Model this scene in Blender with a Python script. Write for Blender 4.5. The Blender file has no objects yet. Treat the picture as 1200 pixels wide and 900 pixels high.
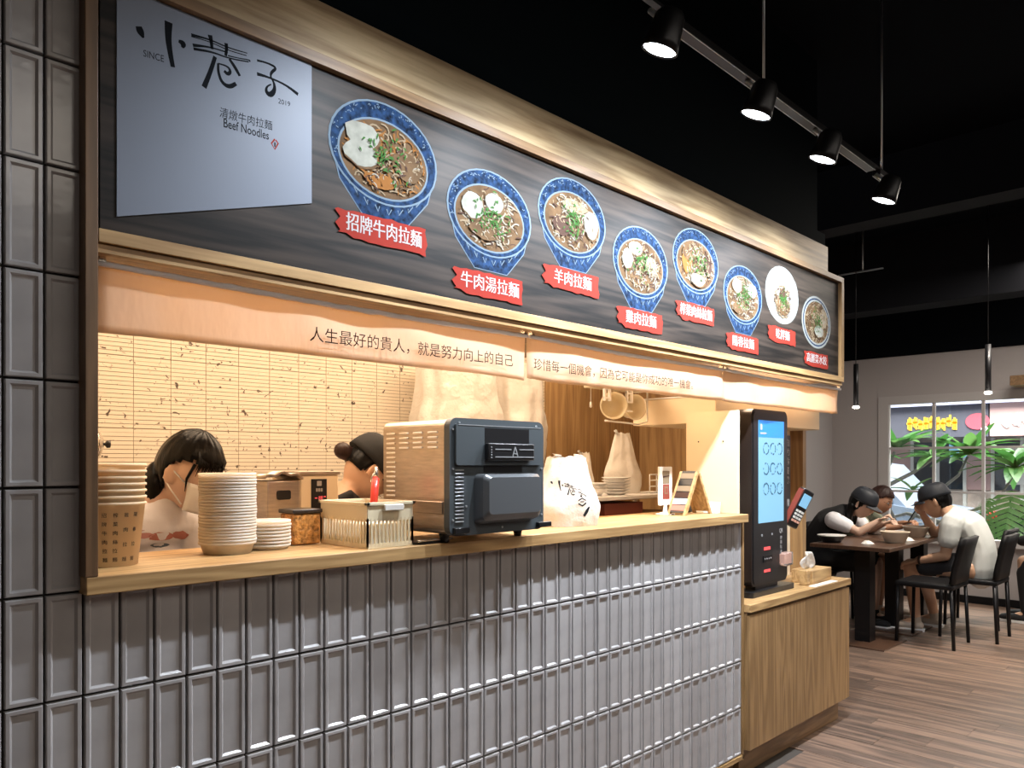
import bpy, bmesh, math, random
from mathutils import Vector, Matrix, noise
random.seed(7)
S = bpy.context.scene
COL = S.collection
PI = math.pi

# ------------------------------------------------------------------ camera, world, light, exposure
cam_d = bpy.data.cameras.new('camera'); cam = bpy.data.objects.new('camera', cam_d); COL.objects.link(cam)
cam.location = (0, -1.62, 1.35)
cam.rotation_euler = (PI/2, 0, math.atan2(893, 905) - PI/2)      # level, turned 44.6 degrees off the shop front
cam_d.sensor_width = 36; cam_d.lens = 905/1200*36; cam_d.shift_y = 93/1200
cam_d.clip_start = 0.05; cam_d.clip_end = 200
S.camera = cam
S.view_settings.view_transform = 'Standard'; S.view_settings.look = 'None'
S.view_settings.exposure = 0.0; S.view_settings.gamma = 1.0; S.view_settings.use_curve_mapping = False
W = bpy.data.worlds.new('world'); S.world = W; W.use_nodes = True
W.node_tree.nodes['Background'].inputs[0].default_value = (.80, .90, 1.0, 1)
W.node_tree.nodes['Background'].inputs[1].default_value = 0.85
KEL_WARM = (1.0, .74, .50); KEL_COOL = (.84, .91, 1.0); KEL_NEUT = (1.0, .90, .78)
def light(kind, name, loc, energy, color, rot=(0, 0, 0), **kw):
    l = bpy.data.lights.new(name, kind); l.energy = energy; l.color = color
    for k, v in kw.items(): setattr(l, k, v)
    o = bpy.data.objects.new(name, l); COL.objects.link(o); o.location = loc; o.rotation_euler = rot
    return o
def aim(frm, to): return (Vector(to) - Vector(frm)).to_track_quat('-Z', 'Y').to_euler()
light('AREA', 'kitchen_ceiling_light', (2.0, .95, 2.235), 50, KEL_WARM, shape='RECTANGLE', size=2.6, size_y=.7)
light('AREA', 'under_sign_fill', (1.72, .13, 1.765), 7.2, (1.0, .66, .37), shape='RECTANGLE', size=2.35, size_y=.05)  # unseen warm fill, added to brighten the cups and glow through the banners
light('AREA', 'kiosk_light', (3.6, .15, 1.725), 6.0, KEL_WARM, shape='RECTANGLE', size=.9, size_y=.1)
light('AREA', 'hall_ambient_fill', (2.6, -3.4, 3.1), 85, KEL_NEUT, shape='RECTANGLE', size=5, size_y=2.2)  # added area fill for the hall's ambient light, no fitting
light('AREA', 'dining_ambient_fill', (6.6, -.9, 3.0), 115, KEL_NEUT, shape='RECTANGLE', size=2.4, size_y=1.4)  # added area fill that lifts the dining end, no fitting
for i, (x, y, tx, ty, e) in enumerate([(4.9, -1.9, 4.9, -.9, 180), (6.1, -1.9, 6.4, -1.2, 190), (6.2, -.6, 6.4, .3, 200), (7.9, -.9, 8.0, -.1, 160)]):
    light('SPOT', 'dining_spot', (x, y, 2.95), e, KEL_NEUT, rot=aim((x, y, 2.95), (tx, ty, 0)), spot_size=1.0, spot_blend=.6, shadow_soft_size=.05)
light('AREA', 'street_daylight', (11.5, 0, 7), 4200, (1, .97, .92), rot=aim((11.5, 0, 7), (13, .8, 0)), shape='RECTANGLE', size=6, size_y=6)

# ------------------------------------------------------------------ materials
M = {}
def newmat(name):
    m = bpy.data.materials.new(name); m.use_nodes = True; M[name] = m
    return m, m.node_tree, m.node_tree.nodes['Principled BSDF']
def mat(name, c, rough=.5, metal=0., bump=0., bscale=40., var=0., emit=0., ecol=None, trans=0., alpha=1., coat=0., stretch=(1, 1, 1), spec=None, ior=None):
    m, nt, p = newmat(name)
    p.inputs['Base Color'].default_value = (*c, 1); p.inputs['Roughness'].default_value = rough
    p.inputs['Metallic'].default_value = metal; p.inputs['Coat Weight'].default_value = coat; p.inputs['Alpha'].default_value = alpha
    p.inputs['Transmission Weight'].default_value = trans
    if ior: p.inputs['IOR'].default_value = ior
    if spec is not None: p.inputs['Specular IOR Level'].default_value = spec
    if emit: p.inputs['Emission Color'].default_value = (*(ecol or c), 1); p.inputs['Emission Strength'].default_value = emit
    if bump or var:
        tc = nt.nodes.new('ShaderNodeTexCoord'); mp = nt.nodes.new('ShaderNodeMapping'); mp.inputs['Scale'].default_value = stretch
        n = nt.nodes.new('ShaderNodeTexNoise'); n.inputs['Scale'].default_value = bscale; n.inputs['Detail'].default_value = 5
        nt.links.new(tc.outputs['Object'], mp.inputs[0]); nt.links.new(mp.outputs[0], n.inputs['Vector'])
        if bump:
            b = nt.nodes.new('ShaderNodeBump'); b.inputs['Strength'].default_value = bump; b.inputs['Distance'].default_value = .01
            nt.links.new(n.outputs['Fac'], b.inputs['Height']); nt.links.new(b.outputs[0], p.inputs['Normal'])
        if var:
            r = nt.nodes.new('ShaderNodeValToRGB'); r.color_ramp.elements[0].position = .3; r.color_ramp.elements[1].position = .7
            r.color_ramp.elements[0].color = (*[x*(1-var) for x in c], 1); r.color_ramp.elements[1].color = (*[min(1, x*(1+var)) for x in c], 1)
            nt.links.new(n.outputs['Fac'], r.inputs[0]); nt.links.new(r.outputs[0], p.inputs['Base Color'])
    return m
def cloth(name, c, transl=.5, bump=.3, bscale=25, var=0., stretch=(1, 1, 1)):
    """thin sheet that lets light through (diffuse + translucent)"""
    m, nt, p = newmat(name); out = nt.nodes['Material Output']
    nt.nodes.remove(p)
    d = nt.nodes.new('ShaderNodeBsdfDiffuse'); t = nt.nodes.new('ShaderNodeBsdfTranslucent'); g = nt.nodes.new('ShaderNodeBsdfGlossy')
    for x in (d, t): x.inputs[0].default_value = (*c, 1)
    g.inputs['Roughness'].default_value = .35
    a = nt.nodes.new('ShaderNodeMixShader'); a.inputs[0].default_value = transl
    b = nt.nodes.new('ShaderNodeMixShader'); b.inputs[0].default_value = .04
    nt.links.new(d.outputs[0], a.inputs[1]); nt.links.new(t.outputs[0], a.inputs[2])
    nt.links.new(a.outputs[0], b.inputs[1]); nt.links.new(g.outputs[0], b.inputs[2]); nt.links.new(b.outputs[0], out.inputs[0])
    tc = nt.nodes.new('ShaderNodeTexCoord'); mp = nt.nodes.new('ShaderNodeMapping'); mp.inputs['Scale'].default_value = stretch
    n = nt.nodes.new('ShaderNodeTexNoise'); n.inputs['Scale'].default_value = bscale; n.inputs['Detail'].default_value = 4
    bp = nt.nodes.new('ShaderNodeBump'); bp.inputs['Strength'].default_value = bump; bp.inputs['Distance'].default_value = .02
    nt.links.new(tc.outputs['Object'], mp.inputs[0]); nt.links.new(mp.outputs[0], n.inputs['Vector']); nt.links.new(n.outputs['Fac'], bp.inputs['Height'])
    for x in (d, t, g): nt.links.new(bp.outputs[0], x.inputs['Normal'])
    return m
def wood(name, c1, c2, axis='X', scale=1., rough=.45, bump=.08, per_object=False, streak=1., contrast=(.35, .68), gloss_coat=0., rings=42., spec=.5):
    """long grain along axis: stretched noise drives colour, a finer one the pores"""
    m, nt, p = newmat(name)
    tc = nt.nodes.new('ShaderNodeTexCoord'); mp = nt.nodes.new('ShaderNodeMapping')
    sc = {'X': (.6, 9, 9), 'Y': (9, .6, 9), 'Z': (9, 9, .6)}[axis]
    mp.inputs['Scale'].default_value = [s*scale for s in sc]
    nt.links.new(tc.outputs['Object'], mp.inputs[0])
    if per_object:
        oi = nt.nodes.new('ShaderNodeObjectInfo'); mul = nt.nodes.new('ShaderNodeVectorMath'); mul.operation = 'SCALE'
        cmb = nt.nodes.new('ShaderNodeCombineXYZ')
        for k in range(3): nt.links.new(oi.outputs['Random'], cmb.inputs[k])
        nt.links.new(cmb.outputs[0], mul.inputs[0]); mul.inputs['Scale'].default_value = 90
        nt.links.new(mul.outputs[0], mp.inputs['Location'])
    n = nt.nodes.new('ShaderNodeTexNoise'); n.inputs['Scale'].default_value = 1.6; n.inputs['Detail'].default_value = 1.5; n.inputs['Distortion'].default_value = .3
    w = nt.nodes.new('ShaderNodeTexNoise'); w.inputs['Scale'].default_value = 14*streak; w.inputs['Detail'].default_value = 3
    for x in (n, w): nt.links.new(mp.outputs[0], x.inputs['Vector'])
    mx = nt.nodes.new('ShaderNodeMix'); mx.data_type = 'FLOAT'; mx.inputs[0].default_value = .38
    rg = nt.nodes.new('ShaderNodeMath'); rg.operation = 'MULTIPLY'; rg.inputs[1].default_value = rings; nt.links.new(n.outputs['Fac'], rg.inputs[0])
    sn = nt.nodes.new('ShaderNodeMath'); sn.operation = 'SINE'; nt.links.new(rg.outputs[0], sn.inputs[0])
    ab = nt.nodes.new('ShaderNodeMapRange'); ab.inputs[1].default_value = -1; ab.inputs[3].default_value = .32; ab.inputs[4].default_value = .68; nt.links.new(sn.outputs[0], ab.inputs[0])
    nt.links.new(ab.outputs[0], mx.inputs[2]); nt.links.new(w.outputs['Fac'], mx.inputs[3])
    r = nt.nodes.new('ShaderNodeValToRGB'); r.color_ramp.elements[0].position = contrast[0]; r.color_ramp.elements[1].position = contrast[1]
    r.color_ramp.elements[0].color = (*c2, 1); r.color_ramp.elements[1].color = (*c1, 1)
    nt.links.new(mx.outputs[0], r.inputs[0])
    if per_object:
        hs = nt.nodes.new('ShaderNodeHueSaturation'); mr = nt.nodes.new('ShaderNodeMapRange')
        mr.inputs[3].default_value = .86; mr.inputs[4].default_value = 1.12
        nt.links.new(oi.outputs['Random'], mr.inputs[0]); nt.links.new(mr.outputs[0], hs.inputs['Value']); nt.links.new(r.outputs[0], hs.inputs['Color'])
        nt.links.new(hs.outputs[0], p.inputs['Base Color'])
    else: nt.links.new(r.outputs[0], p.inputs['Base Color'])
    b = nt.nodes.new('ShaderNodeBump'); b.inputs['Strength'].default_value = bump; b.inputs['Distance'].default_value = .004
    nt.links.new(mx.outputs[0], b.inputs['Height']); nt.links.new(b.outputs[0], p.inputs['Normal'])
    p.inputs['Roughness'].default_value = rough; p.inputs['Specular IOR Level'].default_value = spec; p.inputs['Coat Weight'].default_value = gloss_coat; p.inputs['Coat Roughness'].default_value = .12
    return m
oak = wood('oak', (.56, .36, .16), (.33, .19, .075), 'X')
oak_fascia = wood('oak_fascia', (.60, .45, .26), (.27, .165, .075), 'X', .55, contrast=(.30, .62), bump=.15, streak=1.5, rings=60.)
oak_v = wood('oak_upright', (.38, .23, .10), (.22, .125, .05), 'Z', .8)
oak_dark = wood('oak_brown', (.19, .105, .05), (.10, .055, .026), 'Z', .9)
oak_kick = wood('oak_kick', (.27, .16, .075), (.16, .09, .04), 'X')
wall_wood = wood('wall_wood', (.43, .27, .12), (.27, .155, .065), 'Z', .7)
sign_wood = wood('printed_dark_wood', (.040, .029, .023), (.004, .0035, .0035), 'X', 1.0, rough=.50, bump=0, streak=.7, contrast=(.36, .66), spec=.22, rings=30.)
floor_wood = wood('floor_wood', (.27, .175, .125), (.075, .055, .045), 'Y', .9, rough=.42, rings=22., contrast=(.33, .66), per_object=True, bump=.12)
mat('floor_base', (.06, .05, .042), .7)
def tile_material():
    m, nt, p = newmat('tile_glaze'); p.inputs['Roughness'].default_value = .17; p.inputs['Specular IOR Level'].default_value = .65
    oi = nt.nodes.new('ShaderNodeObjectInfo'); tc = nt.nodes.new('ShaderNodeTexCoord')
    r = nt.nodes.new('ShaderNodeValToRGB'); r.color_ramp.elements[0].color = (.40, .385, .385, 1); r.color_ramp.elements[1].color = (.49, .475, .475, 1)
    nt.links.new(oi.outputs['Random'], r.inputs[0])
    n = nt.nodes.new('ShaderNodeTexNoise'); n.inputs['Scale'].default_value = 14; n.inputs['Detail'].default_value = 2
    nt.links.new(tc.outputs['Object'], n.inputs['Vector'])
    mx = nt.nodes.new('ShaderNodeMix'); mx.data_type = 'RGBA'; mx.blend_type = 'MULTIPLY'; mx.inputs[0].default_value = .35
    nt.links.new(r.outputs[0], mx.inputs[6]); nt.links.new(n.outputs['Fac'], mx.inputs[7]); nt.links.new(mx.outputs[2], p.inputs['Base Color'])
    b = nt.nodes.new('ShaderNodeBump'); b.inputs['Strength'].default_value = .25; b.inputs['Distance'].default_value = .004
    n2 = nt.nodes.new('ShaderNodeTexNoise'); n2.inputs['Scale'].default_value = 22
    nt.links.new(tc.outputs['Object'], n2.inputs['Vector']); nt.links.new(n2.outputs['Fac'], b.inputs['Height']); nt.links.new(b.outputs[0], p.inputs['Normal'])
tile_material()
mat('grout_black', (.012, .011, .011), .9)
def finger_material():
    m, nt, p = newmat('finger_tile'); p.inputs['Roughness'].default_value = .35
    tc = nt.nodes.new('ShaderNodeTexCoord'); geo = nt.nodes.new('ShaderNodeNewGeometry')
    n = nt.nodes.new('ShaderNodeTexNoise'); n.inputs['Scale'].default_value = 24; n.inputs['Detail'].default_value = 6; n.inputs['Distortion'].default_value = 1.8
    r = nt.nodes.new('ShaderNodeValToRGB'); cr = r.color_ramp
    cr.elements[0].position = .63; cr.elements[0].color = (.74, .655, .53, 1); cr.elements[1].position = .665; cr.elements[1].color = (.10, .075, .055, 1)
    nt.links.new(geo.outputs['Position'], n.inputs['Vector']); nt.links.new(n.outputs['Fac'], r.inputs[0]); nt.links.new(r.outputs[0], p.inputs['Base Color'])
finger_material()
mat('finger_grout', (.20, .14, .085), .9)
mat('plaster_cream', (.78, .68, .52), .7, bump=.05)
mat('panel_cream', (.80, .66, .46), .55)
mat('wall_grey', (.44, .41, .41), .75, bump=.05, bscale=60)
mat('ceiling_black', (.004, .005, .007), .9, spec=.03)
mat('duct_black', (.009, .0095, .012), .8, spec=.08)
mat('bulkhead_black', (.005, .009, .012), .8, spec=.05)
mat('metal_black', (.015, .015, .017), .35, metal=.6)
mat('rail_grey', (.45, .47, .49), .35, metal=.5)
mat('lamp_glass', (1, 1, 1), .3, emit=22, ecol=(.86, .94, 1.0))
mat('pendant_glass', (1, 1, 1), .3, emit=6, ecol=(1, .93, .82))
mat('white_plastic', (.80, .78, .74), .4)
mat('cream_plastic', (.76, .66, .46), .35, coat=.3)
mat('paper_white', (.80, .78, .73), .6)
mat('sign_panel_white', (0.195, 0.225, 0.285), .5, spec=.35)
mat('clear_acrylic', (.9, .88, .86), .1, trans=.9, ior=1.2)
mat('print_black', (.008, .010, .013), .8, spec=.08)
mat('print_grey', (.10, .13, .16), .4)
mat('print_red', (0.26, 0.0279, 0.0186), .7, spec=.08)
mat('print_white', (0.413, 0.398, 0.39), .7, spec=.08)
mat('print_brown', (.035, .014, .009), .9, spec=.05)
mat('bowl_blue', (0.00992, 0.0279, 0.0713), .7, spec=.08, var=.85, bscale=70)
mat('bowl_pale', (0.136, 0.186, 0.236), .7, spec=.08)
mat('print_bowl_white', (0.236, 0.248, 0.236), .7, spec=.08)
mat('soup_tan', (0.105, 0.062, 0.031), .7, spec=.08, var=.3, bscale=25)
mat('noodle_cream', (0.229, 0.174, 0.112), .7, spec=.08)
mat('noodle_pale', (0.248, 0.223, 0.18), .7, spec=.08)
mat('radish_white', (0.248, 0.248, 0.211), .7, spec=.08, var=.18, bscale=40)
mat('meat_brown', (0.062, 0.0341, 0.0248), .7, spec=.08)
mat('greens', (0.0341, 0.105, 0.0217), .7, spec=.08)
mat('orange_broth', (0.211, 0.0868, 0.0217), .7, spec=.08)
mat('steel', (.52, .44, .37), .33, metal=.85, bump=.05, bscale=20, stretch=(1, 1, 8), var=.12)
mat('steel_bright', (.75, .70, .62), .2, metal=.9)
mat('louver_highlight', (.85, .80, .72), .3, metal=.3)  # highlight on the raised louvers, put into a paler colour
mat('oven_grey', (.062, .074, .082), .40)
mat('oven_bulge', (.13, .14, .15), .30, metal=.4)
mat('black_plastic', (.012, .012, .013), .3)
mat('dark_brown_plastic', (.022, .016, .014), .28)
mat('amber', (.45, .20, .05), .25, bump=.6, bscale=90, var=.6)
mat('red_plastic', (.65, .05, .03), .3)
mat('screen_cyan', (.1, .2, .3), .3, emit=.72, ecol=(.28, .62, .88))
mat('screen_blue', (.02, .15, .5), .3, emit=.8, ecol=(.03, .25, .72))
mat('screen_dark', (.05, .15, .25), .3, emit=.15, ecol=(.05, .2, .35))
mat('led_red', (.5, .05, .05), .3, emit=.8, ecol=(1, .12, .12))
mat('led_pink', (.4, .2, .15), .3, emit=.35, ecol=(1, .55, .4))
mat('cardboard', (.42, .26, .13), .7)
mat('fridge_red', (.22, .045, .03), .5)
mat('table_top', (.085, .045, .028), .3, var=.3, bscale=20, stretch=(1, 8, 1))
mat('chair_black', (.007, .007, .008), .5, spec=.25, bump=.1)
mat('ceramic_beige', (.52, .42, .32), .35)
mat('ceramic_white', (.75, .73, .70), .3)
mat('skin', (.62, .37, .24), .5, bump=.03)
mat('skin_pale', (.66, .44, .33), .5, bump=.03)
mat('skin_dark', (.46, .24, .145), .5, bump=.03)
mat('ear_pink', (.62, .30, .28), .7)
mat('lips', (.45, .16, .12), .45)
mat('eye_white', (.8, .8, .78), .2)
mat('hair_black', (.004, .0035, .0035), .30, spec=.16, bump=.2, bscale=8, stretch=(12, 12, 1.2))
mat('hair_brown', (.030, .013, .010), .42, spec=.3, bump=.35, bscale=8, stretch=(12, 12, 1.2))
mat('fabric_white', (.76, .75, .78), .8, bump=.9, bscale=9)
mat('fabric_offwhite', (.62, .64, .62), .8, bump=.45, bscale=12)
mat('fabric_black', (.010, .010, .011), .85, bump=.3, bscale=14)
mat('fabric_dark', (.022, .022, .026), .8, bump=.3)
mat('fabric_olive', (.26, .28, .20), .85, bump=.4, bscale=14, var=.55, stretch=(3, .6, .6))
mat('cap_navy', (.010, .013, .020), .6)
mat('mask_white', (.82, .80, .76), .7, bump=.15, bscale=20)
mat('shoe_beige', (.42, .35, .29), .7)
mat('sock_white', (.7, .7, .7), .8)
cloth('banner_cloth', (.84, .68, .52), .6, bump=.35, bscale=9, stretch=(1, 1, .4))
cloth('bag_white', (.80, .76, .70), .40, bump=.7, bscale=16)
cloth('lid_clear', (.93, .86, .75), .5, bump=.0)
cloth('cup_paper', (.92, .76, .53), .45, bump=.0)
cloth('leaf_green', (.050, .165, .035), .35, bump=.2, bscale=20)
cloth('leaf_light', (.12, .26, .07), .35, bump=.2, bscale=20)
mat('stem_grey', (.20, .20, .19), .8)
mat('asphalt', (.12, .12, .125), .9, bump=.2)
mat('pavement', (.30, .29, .28), .85, bump=.1)
mat('car_silver', (.34, .40, .50), .25, metal=.5)
mat('car_dark', (.02, .02, .025), .2, metal=.3)
mat('car_glass', (.03, .04, .05), .08)
mat('tail_red', (.6, .02, .02), .2)
mat('rubber', (.02, .02, .02), .8)
mat('facade_grey', (.10, .10, .13), .8)
mat('facade_lilac', (.45, .46, .62), .7)
mat('facade_pink', (.62, .40, .38), .7)
mat('facade_cream', (.58, .48, .42), .7, var=.3, bscale=4)
mat('sign_yellow', (.85, .55, .06), .5, emit=.35, ecol=(1, .65, .05))
mat('sign_red', (.65, .10, .14), .5, emit=.15, ecol=(.9, .15, .15))
mat('frame_paint', (.50, .48, .48), .5)
def glass_mat():
    m, nt, p = newmat('window_glass'); out = nt.nodes['Material Output']; nt.nodes.remove(p)
    t = nt.nodes.new('ShaderNodeBsdfTransparent'); g = nt.nodes.new('ShaderNodeBsdfGlossy'); g.inputs['Roughness'].default_value = .02
    t.inputs[0].default_value = (.93, .96, .96, 1)
    x = nt.nodes.new('ShaderNodeMixShader'); x.inputs[0].default_value = .06
    nt.links.new(t.outputs[0], x.inputs[1]); nt.links.new(g.outputs[0], x.inputs[2]); nt.links.new(x.outputs[0], out.inputs[0])
glass_mat()

# ------------------------------------------------------------------ builders
def root_loc(o):
    v = Vector((0, 0, 0))
    while o is not None: v += o.location; o = o.parent
    return v
def props(o, label=None, cat=None, group=None, kind=None):
    if label: o['label'] = label
    if cat: o['category'] = cat
    if group: o['group'] = group
    if kind: o['kind'] = kind
    return o
def thing(name, label, cat, loc=(0, 0, 0), rz=0, group=None):
    o = bpy.data.objects.new(name, None); COL.objects.link(o); o.location = loc; o.rotation_euler = (0, 0, rz)
    o.empty_display_size = .05
    return props(o, label, cat, group)
class B:
    """collects shapes; build() links them as ONE mesh. Coordinates are world ones unless local=True."""
    def __init__(s): s.bm = bmesh.new(); s.mi = 0; s.mats = []
    def use(s, m):
        if m not in s.mats: s.mats.append(m)
        s.mi = s.mats.index(m); return s
    def _v(s, vs, M_=None):
        return [s.bm.verts.new(M_ @ Vector(v) if M_ else v) for v in vs]
    def _f(s, vs, smooth=False):
        try:
            f = s.bm.faces.new(vs); f.material_index = s.mi; f.smooth = smooth; return f
        except ValueError: return None
    def box(s, x0, x1, y0, y1, z0, z1, bev=0, seg=2, M_=None, smooth=False):
        v = s._v([(x, y, z) for x in (x0, x1) for y in (y0, y1) for z in (z0, z1)], M_)
        fs = [s._f([v[i] for i in q]) for q in ((0, 1, 3, 2), (4, 6, 7, 5), (0, 4, 5, 1), (2, 3, 7, 6), (0, 2, 6, 4), (1, 5, 7, 3))]
        if bev:
            es = list({e for f in fs for e in f.edges})
            r = bmesh.ops.bevel(s.bm, geom=es, offset=bev, segments=seg, profile=.5, affect='EDGES')
            for f in r['faces']: f.material_index = s.mi; f.smooth = True
        return s
    def loft(s, rings, closed=True, cap=True, smooth=True):
        R = [s._v(r) for r in rings]; n = len(R[0])
        for a, b in zip(R, R[1:]):
            for i in range(n if closed else n-1): s._f([a[i], a[(i+1) % n], b[(i+1) % n], b[i]], smooth)
        if cap and closed: s._f(R[0][::-1], False); s._f(R[-1], False)
        return s
    def lathe(s, prof, c=(0, 0), n=24, cap=True, smooth=True, M_=None, arc=None):
        rings = []
        for r, z in prof:
            ring = [Vector((c[0]+r*math.cos(2*PI*i/n), c[1]+r*math.sin(2*PI*i/n), z)) for i in range(n)]
            rings.append([M_ @ p for p in ring] if M_ else ring)
        return s.loft(rings, cap=cap, smooth=smooth)
    def tube(s, pts, r, n=8, smooth=True):
        pts = [Vector(p) for p in pts]; rs = r if isinstance(r, (list, tuple)) else [r]*len(pts); rings = []
        up = Vector((0, 0, 1)); d0 = (pts[1]-pts[0]).normalized()
        if abs(d0.dot(up)) > .95: up = Vector((1, 0, 0))
        for i, p in enumerate(pts):
            d = (pts[min(i+1, len(pts)-1)] - pts[max(i-1, 0)]).normalized()
            a = up - d*up.dot(d)
            if a.length < .05: a = Vector((0, 1, 0)) - d*d.y
            a.normalize(); b = d.cross(a); up = a
            rings.append([p + (a*math.cos(2*PI*k/n) + b*math.sin(2*PI*k/n))*rs[i] for k in range(n)])
        return s.loft(rings, smooth=smooth)
    def cyl(s, p0, p1, r, n=16): return s.tube([p0, p1], r, n)
    def prism(s, pts, fn0, fn1, smooth=False):
        a = s._v([fn0(*p) for p in pts]); b = s._v([fn1(*p) for p in pts]); n = len(a)
        s._f(a[::-1]); s._f(b)
        for i in range(n): s._f([a[i], a[(i+1) % n], b[(i+1) % n], b[i]], smooth)
        return s
    def front(s, pts, y, t=.0008):                       # flat print on a face looking to -Y
        return s.prism(pts, lambda x, z: (x, y-t, z), lambda x, z: (x, y, z))
    def ball(s, c, r, n=16, M_=None):
        r = (r, r, r) if not isinstance(r, (tuple, list)) else r; rings = []
        m = n//2
        for j in range(1, m):
            t = PI*j/m
            ring = [Vector((c[0]+r[0]*math.sin(t)*math.cos(2*PI*i/n), c[1]+r[1]*math.sin(t)*math.sin(2*PI*i/n), c[2]-r[2]*math.cos(t))) for i in range(n)]
            rings.append([M_ @ p for p in ring] if M_ else ring)
        R = [s._v(r_) for r_ in rings]
        bt = s._v([(c[0], c[1], c[2]-r[2])], M_)[0]; tp = s._v([(c[0], c[1], c[2]+r[2])], M_)[0]
        for a, b in zip(R, R[1:]):
            for i in range(n): s._f([a[i], a[(i+1) % n], b[(i+1) % n], b[i]], True)
        for i in range(n): s._f([bt, R[0][(i+1) % n], R[0][i]], True); s._f([tp, R[-1][i], R[-1][(i+1) % n]], True)
        return s
    def sheet(s, grid, smooth=True):
        R = [s._v(r) for r in grid]
        for a, b in zip(R, R[1:]):
            for i in range(len(a)-1): s._f([a[i], a[i+1], b[i+1], b[i]], smooth)
        return s
    def build(s, name, m=None, parent=None, loc=None, local=False, label=None, solid=0, remesh=0, sub=0, smoothit=0, recalc=True):
        if recalc: bmesh.ops.recalc_face_normals(s.bm, faces=s.bm.faces)
        off = Vector(loc) if loc is not None else (root_loc(parent) if parent is not None else Vector((0, 0, 0)))
        if not local:
            for v in s.bm.verts: v.co -= off
        me = bpy.data.meshes.new(name); s.bm.to_mesh(me); s.bm.free()
        for x in (s.mats or [m]): me.materials.append(M[x] if isinstance(x, str) else x)
        o = bpy.data.objects.new(name, me); COL.objects.link(o)
        if loc is not None and parent is None: o.location = loc
        if parent is not None: o.parent = parent
        if label: o['label'] = label
        if remesh:
            r = o.modifiers.new('r', 'REMESH'); r.mode = 'VOXEL'; r.voxel_size = remesh; r.use_smooth_shade = True
            if smoothit: q = o.modifiers.new('s', 'SMOOTH'); q.iterations = smoothit; q.factor = .5
        if solid: q = o.modifiers.new('t', 'SOLIDIFY'); q.thickness = solid; q.offset = 0
        if sub: q = o.modifiers.new('u', 'SUBSURF'); q.levels = q.render_levels = sub
        if remesh or solid or sub:
            dg = bpy.context.evaluated_depsgraph_get(); me2 = bpy.data.meshes.new_from_object(o.evaluated_get(dg)); me2.name = name
            o.modifiers.clear(); o.data = me2
        return o
def copy_tree(o, loc=None, rz=None, label=None, parent=None):
    c = o.copy(); COL.objects.link(c); c.parent = parent
    if loc is not None: c.location = loc
    if rz is not None: c.rotation_euler = (0, 0, rz)
    if label: c['label'] = label
    for ch in list(o.children): copy_tree(ch, parent=c)
    return c
def struct(o): o['kind'] = 'structure'; return o
def box_obj(name, m, dims, parent=None, bev=0, **k): return B().box(*dims, bev=bev).build(name, m, parent, **k)
_tx = {}
def text_geo(body, bold=0.0):
    key = (body, bold)
    if key not in _tx:
        c = bpy.data.curves.new('t', 'FONT'); c.body = body; c.size = 1; c.offset = bold; c.align_x = 'LEFT'; c.resolution_u = 3
        o = bpy.data.objects.new('t', c); COL.objects.link(o); bpy.context.view_layer.update()
        dg = bpy.context.evaluated_depsgraph_get(); me = bpy.data.meshes.new_from_object(o.evaluated_get(dg))
        vs = [tuple(v.co) for v in me.vertices]; fs = [tuple(p.vertices) for p in me.polygons]
        bpy.data.objects.remove(o); bpy.data.curves.remove(c); bpy.data.meshes.remove(me)
        xs = [v[0] for v in vs] or [0]; ys = [v[1] for v in vs] or [0]
        _tx[key] = (vs, fs, min(xs), max(xs), min(ys), max(ys))
    return _tx[key]
def add_text(b, body, fn, x0, x1, z0, z1, bold=0.0, keep=False):
    """fit the writing in the rectangle x0..x1, z0..z1; fn(x, z) gives the point in the world"""
    vs, fs, a, c, d, e = text_geo(body, bold)
    if not vs: return
    sx = (x1-x0)/(c-a); sz = (z1-z0)/(e-d)
    if keep: sx = sz = min(sx, sz)
    nv = b._v([fn(x0+(v[0]-a)*sx, z0+(v[1]-d)*sz) for v in vs])
    for f in fs: b._f([nv[i] for i in f])

# ------------------------------------------------------------------ the setting
fl = struct(box_obj('floor', 'floor_base', (-3, 9.0, -7.5, 2.2, -.10, -.006)))
pw, pl = .152, 1.22
pm = None
for i in range(33):
    x = 3.55 + i*pw
    if x > 8.35: break
    y = -2.6 - random.random()*pl
    while y < 1.78:
        y1 = min(y+pl, 1.80)
        if y1 - y > .25:
            if pm is None:
                pm = B().box(0, pw-.0009, 0, pl-.0012, -.006, 0).build('plank', 'floor_wood', fl, local=True); o = pm
            else:
                o = bpy.data.objects.new('plank', pm.data); COL.objects.link(o); o.parent = fl
            o.location = (x, y, random.uniform(-.0004, .0004)); o.scale = (1, (y1-y)/pl, 1)
        y += pl
rest = B()
for i in range(43):
    x = -2.99 + i*pw
    if x + pw > 3.56: break
    rest.box(x, x+pw-.0009, -7.4, -.05, -.006, 0)
o = rest.build('floor_planks_near', 'floor_wood', fl); o['kind'] = 'stuff'
rest = B()
for i in range(32): 
    x = 3.55+i*pw
    if x < 8.35: rest.box(x, x+pw-.0009, -7.4, -3.85, -.006, 0)
o = rest.build('floor_planks_far', 'floor_wood', fl); o['kind'] = 'stuff'

ce = struct(box_obj('ceiling', 'ceiling_black', (-3, 9.0, -7.5, 2.2, 3.4, 3.5)))
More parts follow.
